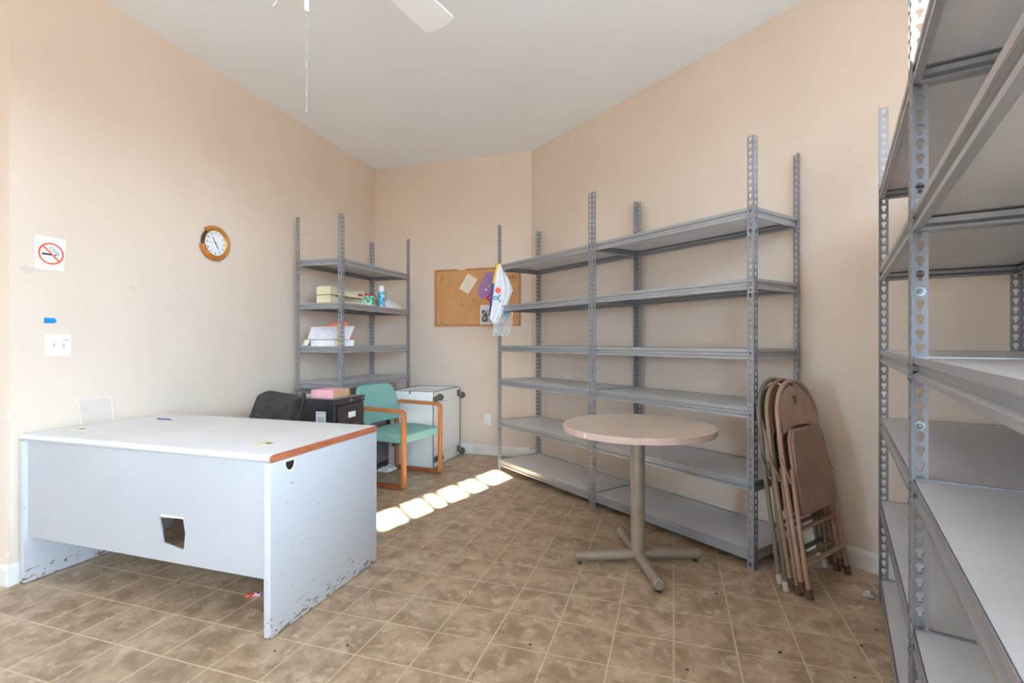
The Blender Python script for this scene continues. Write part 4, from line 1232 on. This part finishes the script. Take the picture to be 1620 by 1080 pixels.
put('blue_stripe', bag_sheet(rows([(446, 778, 782), (458, 776.5, 781), (470, 775.5, 780), (484, 774.2, 778.5), (498, 773.2, 775)]), 4, 0.001, -0.062, 0.012), M['bagblue'], bag, smooth=70, label='blue lower part of the bag edge')
put('yellow_stripe', bag_sheet(rows([(415, 786, 789.5), (425, 783.5, 787), (436, 780.8, 784), (446, 778.6, 782)]), 4, 0.001, -0.062, 0.012), M['bagyellow'], bag, smooth=70, label='yellow upper part of the bag edge')
put('gathered_side', bag_sheet(rows([(424, 794, 797), (436, 796, 804), (447, 797, 809), (456, 798, 812), (466, 798, 808), (478, 797, 804), (486, 796, 800)]), 8, 0.008, -0.035, 0.03, 2.0, 1.0), M['bagwhite'], bag, smooth=70)
put('clear_wrap', bag_sheet(rows([(484, 797, 812), (496, 793, 812.5), (506, 789, 812), (516, 783, 810), (525, 779, 807), (531, 778, 804)]), 14, 0.012, -0.04, 0.05, 3.4, 0.4), M['clearfilm'], bag, smooth=70, label='crumpled clear plastic film')
put('clear_wrap', bag_sheet(rows([(500, 781, 790), (512, 780, 792), (522, 779, 793), (530, 778.5, 791)]), 8, 0.012, -0.06, 0.03, 2.6, 1.4), M['clearfilm'], bag, smooth=70, label='crumpled clear plastic film')
put('blue_patch', bag_sheet(rows([(489, 798, 805), (494, 796, 806), (500, 797, 805), (503, 799, 802)]), 6, 0.001, -0.045, 0.01), M['tealprint'], bag, smooth=70, label='round blue patch seen inside the film')
def px_(x, y, d=-0.082): return ((x - 787.5) * k_, d, (540 - y) * k_ + CAM_H - 1.20)
put('sun_print', MB().lathe([(0.027, 0.0), (0.022, 0.004)], 18).xf(Matrix.Translation(px_(788, 457.5, -0.078)) @ Matrix.Rotation(PI / 2, 4, 'X')), M['orange'], bag, label='orange round printed emblem')
put('script_print', MB().tube([px_(784 + 3.2 * math.cos(a), 469.5 + 2.6 * math.sin(a), -0.079) for a in [2 * PI * i / 14 for i in range(14)]], 0.0042, 6, closed=True), M['tealprint'], bag)
put('script_print', MB().tube([px_(x, y, -0.079) for x, y in ((793, 465.5), (790.5, 465), (788.5, 468), (788.5, 472), (790.5, 475.5), (794, 475))], 0.0045, 6), M['tealprint'], bag)
tm = text_mesh('12', 0.02, 0.0004); tm.xf(Matrix.Translation(px_(780.5, 501, -0.074)) @ Matrix.Rotation(PI / 2, 4, 'X'))
put('number_print', tm, M['ink'], bag, smooth=0)
put('knot', MB().tube([px_(784, 413, -0.02), px_(788, 417, -0.05), px_(792, 413, -0.02), px_(792, 412, 0.03), px_(785, 412, 0.03)], 0.008, 8), M['bagyellow'], bag)

# ------------------------------------------------------------------ things on the corner shelving unit
Z5, Z4, Z3 = LEVELS[4] - 0.002, LEVELS[3] - 0.002, LEVELS[2] - 0.002
# pale green stacked letter trays, long side towards the room
tr = empty('letter_tray_stack', (-2.93, 3.945, Z5), 0.0, 'pale green plastic letter trays stacked two high on the corner unit', 'tray')
TW, TD, TH_ = 0.150, 0.50, 0.072
for lv in range(2):
    z = lv * (TH_ + 0.005)
    tray = put('tray', MB().box(-TW / 2, -TD / 2, z, TW / 2, TD / 2, z + 0.004).box(-TW / 2, -TD / 2 - 0.003, z, -TW / 2 + 0.006, -TD / 2, z + TH_).box(TW / 2 - 0.006, -TD / 2 - 0.003, z, TW / 2, -TD / 2, z + TH_).box(-TW / 2, -TD / 2 - 0.003, z + TH_ - 0.006, TW / 2, -TD / 2, z + TH_), M['palegreen'], tr, smooth=0)
    # end wall facing the camera, with a divider, side wall towards the room is open with rails
    put('end_wall', MB().box(-TW / 2, -TD / 2, z + 0.004, TW / 2, -TD / 2 + 0.004, z + TH_), M['palegreen'], tray, smooth=0)
    put('end_wall', MB().box(-TW / 2, TD / 2 - 0.004, z + 0.004, TW / 2, TD / 2, z + TH_), M['palegreen'], tray, smooth=0)
    put('back_wall', MB().box(-TW / 2, -TD / 2, z + 0.004, -TW / 2 + 0.004, TD / 2, z + TH_), M['palegreen'], tray, smooth=0)
    put('front_rail', MB().prism([(-TD / 2, z + 0.004), (TD / 2, z + 0.004), (TD / 2, z + TH_), (TD / 2 - 0.03, z + TH_), (TD / 2 - 0.05, z + 0.036), (0.02, z + 0.026), (-0.10, z + 0.040), (-TD / 2 + 0.04, z + TH_), (-TD / 2, z + TH_)], TW / 2 - 0.004, TW / 2, 'x'), M['palegreen'], tray, smooth=0)
    put('slot', MB().box(TW / 2, TD / 2 - 0.10, z + 0.018, TW / 2 + 0.0008, TD / 2 - 0.03, z + 0.040), M['green'] if lv == 0 else M['red'], tray, smooth=0)
gb = empty('gift_pack', (-2.88, 4.272, Z5), 0.2, 'green and white patterned carton with a red flap, beside the letter trays', 'box')
put('carton', MB().prism([(-0.05, 0), (0.05, 0), (0.046, 0.055), (0.015, 0.105), (-0.03, 0.115), (-0.05, 0.1)], -0.08, 0.08, 'x').xf(Matrix.Rotation(0.1, 4, 'Z')), M['green'], gb, smooth=0)
put('red_flap', MB().prism([(-0.028, 0.117), (0.018, 0.107), (0.055, 0.052), (0.062, 0.020), (0.072, 0.024), (0.066, 0.060), (0.026, 0.118), (-0.02, 0.128)], -0.02, 0.082, 'x'), M['red'], gb, smooth=0, label='red curved flap')
can = empty('spray_can', (-2.795, 4.395, Z5), 0, 'blue and white spray can with a white cap on the corner unit', 'can')
put('can_body', MB().lathe([(0.032, 0), (0.034, 0.004), (0.034, 0.150), (0.030, 0.160), (0.026, 0.163)], 24), M['canblue'], can)
put('cap', MB().lathe([(0.028, 0.162), (0.031, 0.166), (0.030, 0.218), (0.027, 0.222)], 24), M['canwhite'], can, label='white cylindrical cap')
put('script_print', MB().tube([(0.0330, -0.02 + 0.012 * i, 0.08 + 0.012 * ((i * 2) % 3)) for i in range(4)], 0.003, 5), M['bagblue'], can)
cl = MB(); n = 14; rnd = random.Random(9)
vs_ = []
for i in range(n + 1):
    for j in range(n + 1):
        u, v = i / n * 2 - 1, j / n * 2 - 1
        r2_ = max(0, 1 - u * u) * max(0, 1 - v * v)
        hgt = (0.125 - 0.045 * v) * r2_ ** 0.5 * (0.7 + 0.3 * math.sin(u * 7 + v * 4) * math.cos(v * 9)) + 0.001
        vs_.append((u * 0.10, v * 0.165, hgt))
fs = [(i * (n + 1) + j, i * (n + 1) + j + 1, (i + 1) * (n + 1) + j + 1, (i + 1) * (n + 1) + j) for i in range(n) for j in range(n)]
co_ = put('crumpled_cloth', cl.add(vs_, fs), M['cloth'], loc=(-2.86, 4.620, Z5), smooth=70)
tag(co_, 'heap of white cloth on the corner unit beside the spray can', 'cloth')
cg = empty('clear_bottle', (-2.99, 4.40, Z5), 0, 'small clear plastic bottle behind the spray can on the corner unit', 'bottle')
put('bottle_body', MB().lathe([(0.022, 0), (0.024, 0.01), (0.024, 0.09), (0.010, 0.115), (0.010, 0.13)], 16), M['clearfilm'], cg)
put('cap', MB().lathe([(0.012, 0.128), (0.012, 0.15)], 14), M['red'], cg)

bx = empty('paper_box', (-2.93, 3.82, Z4), PI / 4, 'flat white printed box under the loose papers on the corner unit', 'box')
put('carton', MB().box(-0.185, 0.0, 0, 0.165, 0.18, 0.056, 0.001), M['printed'], bx, smooth=0)
put('lid_flap', MB().box(0.166, 0.004, 0.002, 0.185, 0.176, 0.054), M['paper'], bx, smooth=0)
def bl(x, y, z):
    c = math.cos(PI / 4)
    return (-2.93 + c * (x - y), 3.82 + c * (x + y), Z4 + z)
def loose_sheet(name, pts, mat, label, cat='paper', th=0.002):
    a, b, c, d = [Vector(p) for p in pts]
    n = 8; v2 = []
    nr_ = (b - a).cross(d - a).normalized() * th
    for k in (0, 1):
        for i in range(n + 1):
            for j in range(n + 1):
                u, v = i / n, j / n
                p = a * (1 - u) * (1 - v) + b * u * (1 - v) + c * u * v + d * (1 - u) * v
                p = p + nr_ * k + nr_.normalized() * 0.012 * math.sin(PI * u) * math.sin(PI * v * 0.9)
                v2.append(tuple(p))
    m = (n + 1) ** 2; f2 = []
    for i in range(n):
        for j in range(n):
            q = i * (n + 1) + j
            f2.append((q, q + 1, q + n + 2, q + n + 1)); f2.append((m + q, m + q + n + 1, m + q + n + 2, m + q + 1))
    for i in range(n):
        for q, r in ((i, i + 1), (n * (n + 1) + i, n * (n + 1) + i + 1), (i * (n + 1), (i + 1) * (n + 1)), (i * (n + 1) + n, (i + 1) * (n + 1) + n)):
            f2.append((q, r, m + r, m + q))
    o = put(name, MB().add(v2, f2), mat, smooth=60)
    tag(o, label, cat)
    return o
loose_sheet('brochure', [bl(-0.215, -0.012, 0.062), bl(0.14, -0.012, 0.060), bl(0.205, 0.09, 0.185), bl(-0.175, 0.09, 0.170)], M['printed'], 'open white brochure tilted on top of the flat white box', 'brochure', 0.004)
loose_sheet('booklet', [bl(-0.255, 0.02, 0.004), bl(-0.215, -0.01, 0.004), bl(-0.192, -0.01, 0.056), bl(-0.235, 0.03, 0.058)], M['cardcream'], 'cream booklet propped against the near end of the flat white box', 'booklet', 0.003)
hp = bl(0.045, -0.050, 0.0)
ho = empty('horn', (hp[0], hp[1], hp[2]), 0, 'cream yellow plastic cone standing in front of the flat white box behind the post', 'toy')
put('base', MB().lathe([(0.033, 0), (0.033, 0.048), (0.028, 0.052)], 20), M['yellowcream'], ho)
put('stem', MB().lathe([(0.022, 0.052), (0.018, 0.07), (0.015, 0.18), (0.018, 0.198)], 20), M['yellowcream'], ho)
put('dark_band', MB().lathe([(0.0265, 0.051), (0.0265, 0.058)], 20), M['clockdark'], ho)
op_ = bl(0.06, 0.135, 0.057)
og = empty('orange_folder', op_, -PI / 4, 'orange folder standing behind the brochure on the corner unit', 'folder')
put('cover', MB().prism([(-0.13, 0.0), (0.10, 0.0), (0.10, 0.05), (0.085, 0.06), (0.085, 0.16), (0.05, 0.175), (-0.13, 0.13)], 0.0, 0.004, 'x'), M['orange'], og, smooth=0)
put('tab', MB().prism([(0.06, 0.005), (0.115, 0.0), (0.125, 0.045), (0.08, 0.065)], 0.03, 0.036, 'x'), M['orange'], og, smooth=0)
put('dark_slot', MB().prism([(0.085, 0.018), (0.103, 0.018), (0.103, 0.034), (0.085, 0.034)], 0.036, 0.0366, 'x'), M['ink'], og, smooth=0)
ps = empty('paper_sheet', (-2.86, 4.02, Z3), 0.06, 'grey outlined sheet lying flat on the corner unit shelf above the armchair', 'paper')
put('sheet', MB().box(-0.11, -0.17, 0, 0.11, 0.17, 0.0015), M['board'], ps, smooth=0)
put('print_frame', MB().box(-0.10, -0.15, 0.0015, -0.095, 0.15, 0.002).box(0.095, -0.15, 0.0015, 0.10, 0.15, 0.002).box(-0.10, -0.15, 0.0015, 0.10, -0.145, 0.002).box(-0.10, 0.145, 0.0015, 0.10, 0.15, 0.002), M['ink'], ps, smooth=0)

# ------------------------------------------------------------------ ceiling fan
fan = empty('ceiling_fan', (-1.066, 1.458, CEIL), 0, 'white ceiling fan whose blade tips show at the top of the photo', 'fan')
FZ = 2.600 - CEIL
put('canopy', MB().lathe([(0.075, 0), (0.070, -0.03), (0.035, -0.07), (0.018, -0.075)], 28), M['fanwhite'], fan)
put('downrod', MB().lathe([(0.012, -0.07), (0.012, FZ + 0.09)], 14), M['fanwhite'], fan)
put('motor', MB().lathe([(0.03, FZ + 0.10), (0.09, FZ + 0.08), (0.11, FZ + 0.03), (0.105, FZ - 0.02), (0.06, FZ - 0.05), (0.05, FZ - 0.09), (0.02, FZ - 0.10)], 32), M['fanwhite'], fan)
a1 = math.atan2(1.746 - 1.439, -1.544 + 1.124); a2 = math.atan2(1.934 - 1.439, -0.961 + 1.124)
am = (a1 + a2) / 2
for k in range(5):
    a = am + math.radians(43) + k * math.radians(72)
    bl = []
    for (r, wd) in ((0.16, 0.050), (0.22, 0.062), (0.45, 0.074), (0.515, 0.075)):
        bl.append((r, wd))
    tip = [(0.530, 0.068), (0.536, 0.05), (0.541, 0.0), (0.536, -0.05), (0.530, -0.068)]
    poly = [(r, w_) for r, w_ in bl] + tip + [(r, -w_) for r, w_ in bl[::-1]]
    b = MB().prism(poly, -0.004, 0.004).xf(Matrix.Rotation(a, 4, 'Z') @ Matrix.Translation((0, 0, FZ)) @ Matrix.Rotation(math.radians(-7), 4, 'X'))
    b_ = put('blade', b, M['fanwhite'], fan, smooth=0)
    put('bracket', MB().box(0.09, -0.018, -0.009, 0.20, 0.018, -0.004).xf(Matrix.Rotation(a, 4, 'Z') @ Matrix.Translation((0, 0, FZ))), M['fanwhite'], b_, smooth=0)
# pull chain: little bell then links down
cxl, cyl = -1.114 + 1.066, 1.322 - 1.458
cz0, cz1 = FZ - 0.09, 1.945 - CEIL
lk = MB(); pitch = 0.0135; n = int((cz0 - cz1) / pitch)
for i in range(n):
    z = cz0 - i * pitch
    o1 = (1, 0) if i % 2 else (0, 1)
    lk.tube([(cxl + o1[0] * 0.0034 * math.cos(t), cyl + o1[1] * 0.0034 * math.cos(t), z - 0.008 + 0.0088 * math.sin(t)) for t in [2 * PI * q / 8 for q in range(8)]], 0.0009, 4, closed=True)
pc = put('pull_chain', lk, M['chain'], fan)
put('pull_bell', MB().lathe([(0.004, 2.315 - CEIL), (0.007, 2.310 - CEIL), (0.0075, 2.285 - CEIL), (0.006, 2.280 - CEIL)], 14, (cxl, cyl, 0)), M['fanwhite'], pc)

# ------------------------------------------------------------------ small litter on the floor
cw = empty('candy_wrapper', (-1.925, 1.915, 0.001), 0.5, 'small red and white candy wrapper on the floor under the white desk', 'wrapper')
put('foil', MB().tube([(-0.018, 0, 0.008), (-0.008, 0.002, 0.009), (0.01, 0, 0.009), (0.022, -0.002, 0.008)], [0.003, 0.009, 0.009, 0.003], 8), M['wrapper'], cw)
put('twist', MB().prism([(0.02, -0.008), (0.036, -0.012), (0.036, 0.012), (0.02, 0.004)], 0.001, 0.012), M['wrapper'], cw, smooth=0)
put('twist', MB().prism([(-0.016, -0.006), (-0.032, -0.010), (-0.030, 0.012), (-0.016, 0.006)], 0.001, 0.010), M['orange'], cw, smooth=0)
ft = put('foot_cap', MB().box(-0.022, -0.013, 0.0, 0.022, 0.013, 0.014, 0.004).box(-0.015, -0.009, 0.012, 0.010, 0.009, 0.03, 0.004), M['whitefoot'], loc=(0.893, 2.815, 0.001), rot=(0, 0, -0.3))
tag(ft, 'loose white plastic foot cap on the floor beside the shelving post', 'cap')
spots = [(-0.55, 1.95, .005), (0.55, 2.02, .006), (0.72, 2.35, .005), (0.05, 1.98, .005), (0.40, 2.20, .006), (-0.95, 2.25, .004), (0.82, 2.50, .004), (0.20, 2.62, .006), (-1.25, 1.72, .005), (0.63, 2.12, .004), (0.92, 2.40, .005), (-2.2, 1.85, .004), (-1.5, 1.60, .004), (0.1, 1.80, .004), (0.76, 1.95, .005)]
for k, (x, y, r) in enumerate(spots):
    o = put('dirt_crumb', MB().bm(bmesh_ico := (lambda: (lambda b: (bmesh.ops.create_icosphere(b, subdivisions=1, radius=r), b)[1])(bmesh.new()))(), Matrix.Diagonal((1.6, 1, 0.5, 1))), M['debris'], loc=(x, y, r * 0.45), rot=(0, 0, k), smooth=0)
    tag(o, 'tiny dark dirt crumb on the brown floor tiles', 'debris', 'dirt crumbs on the floor')
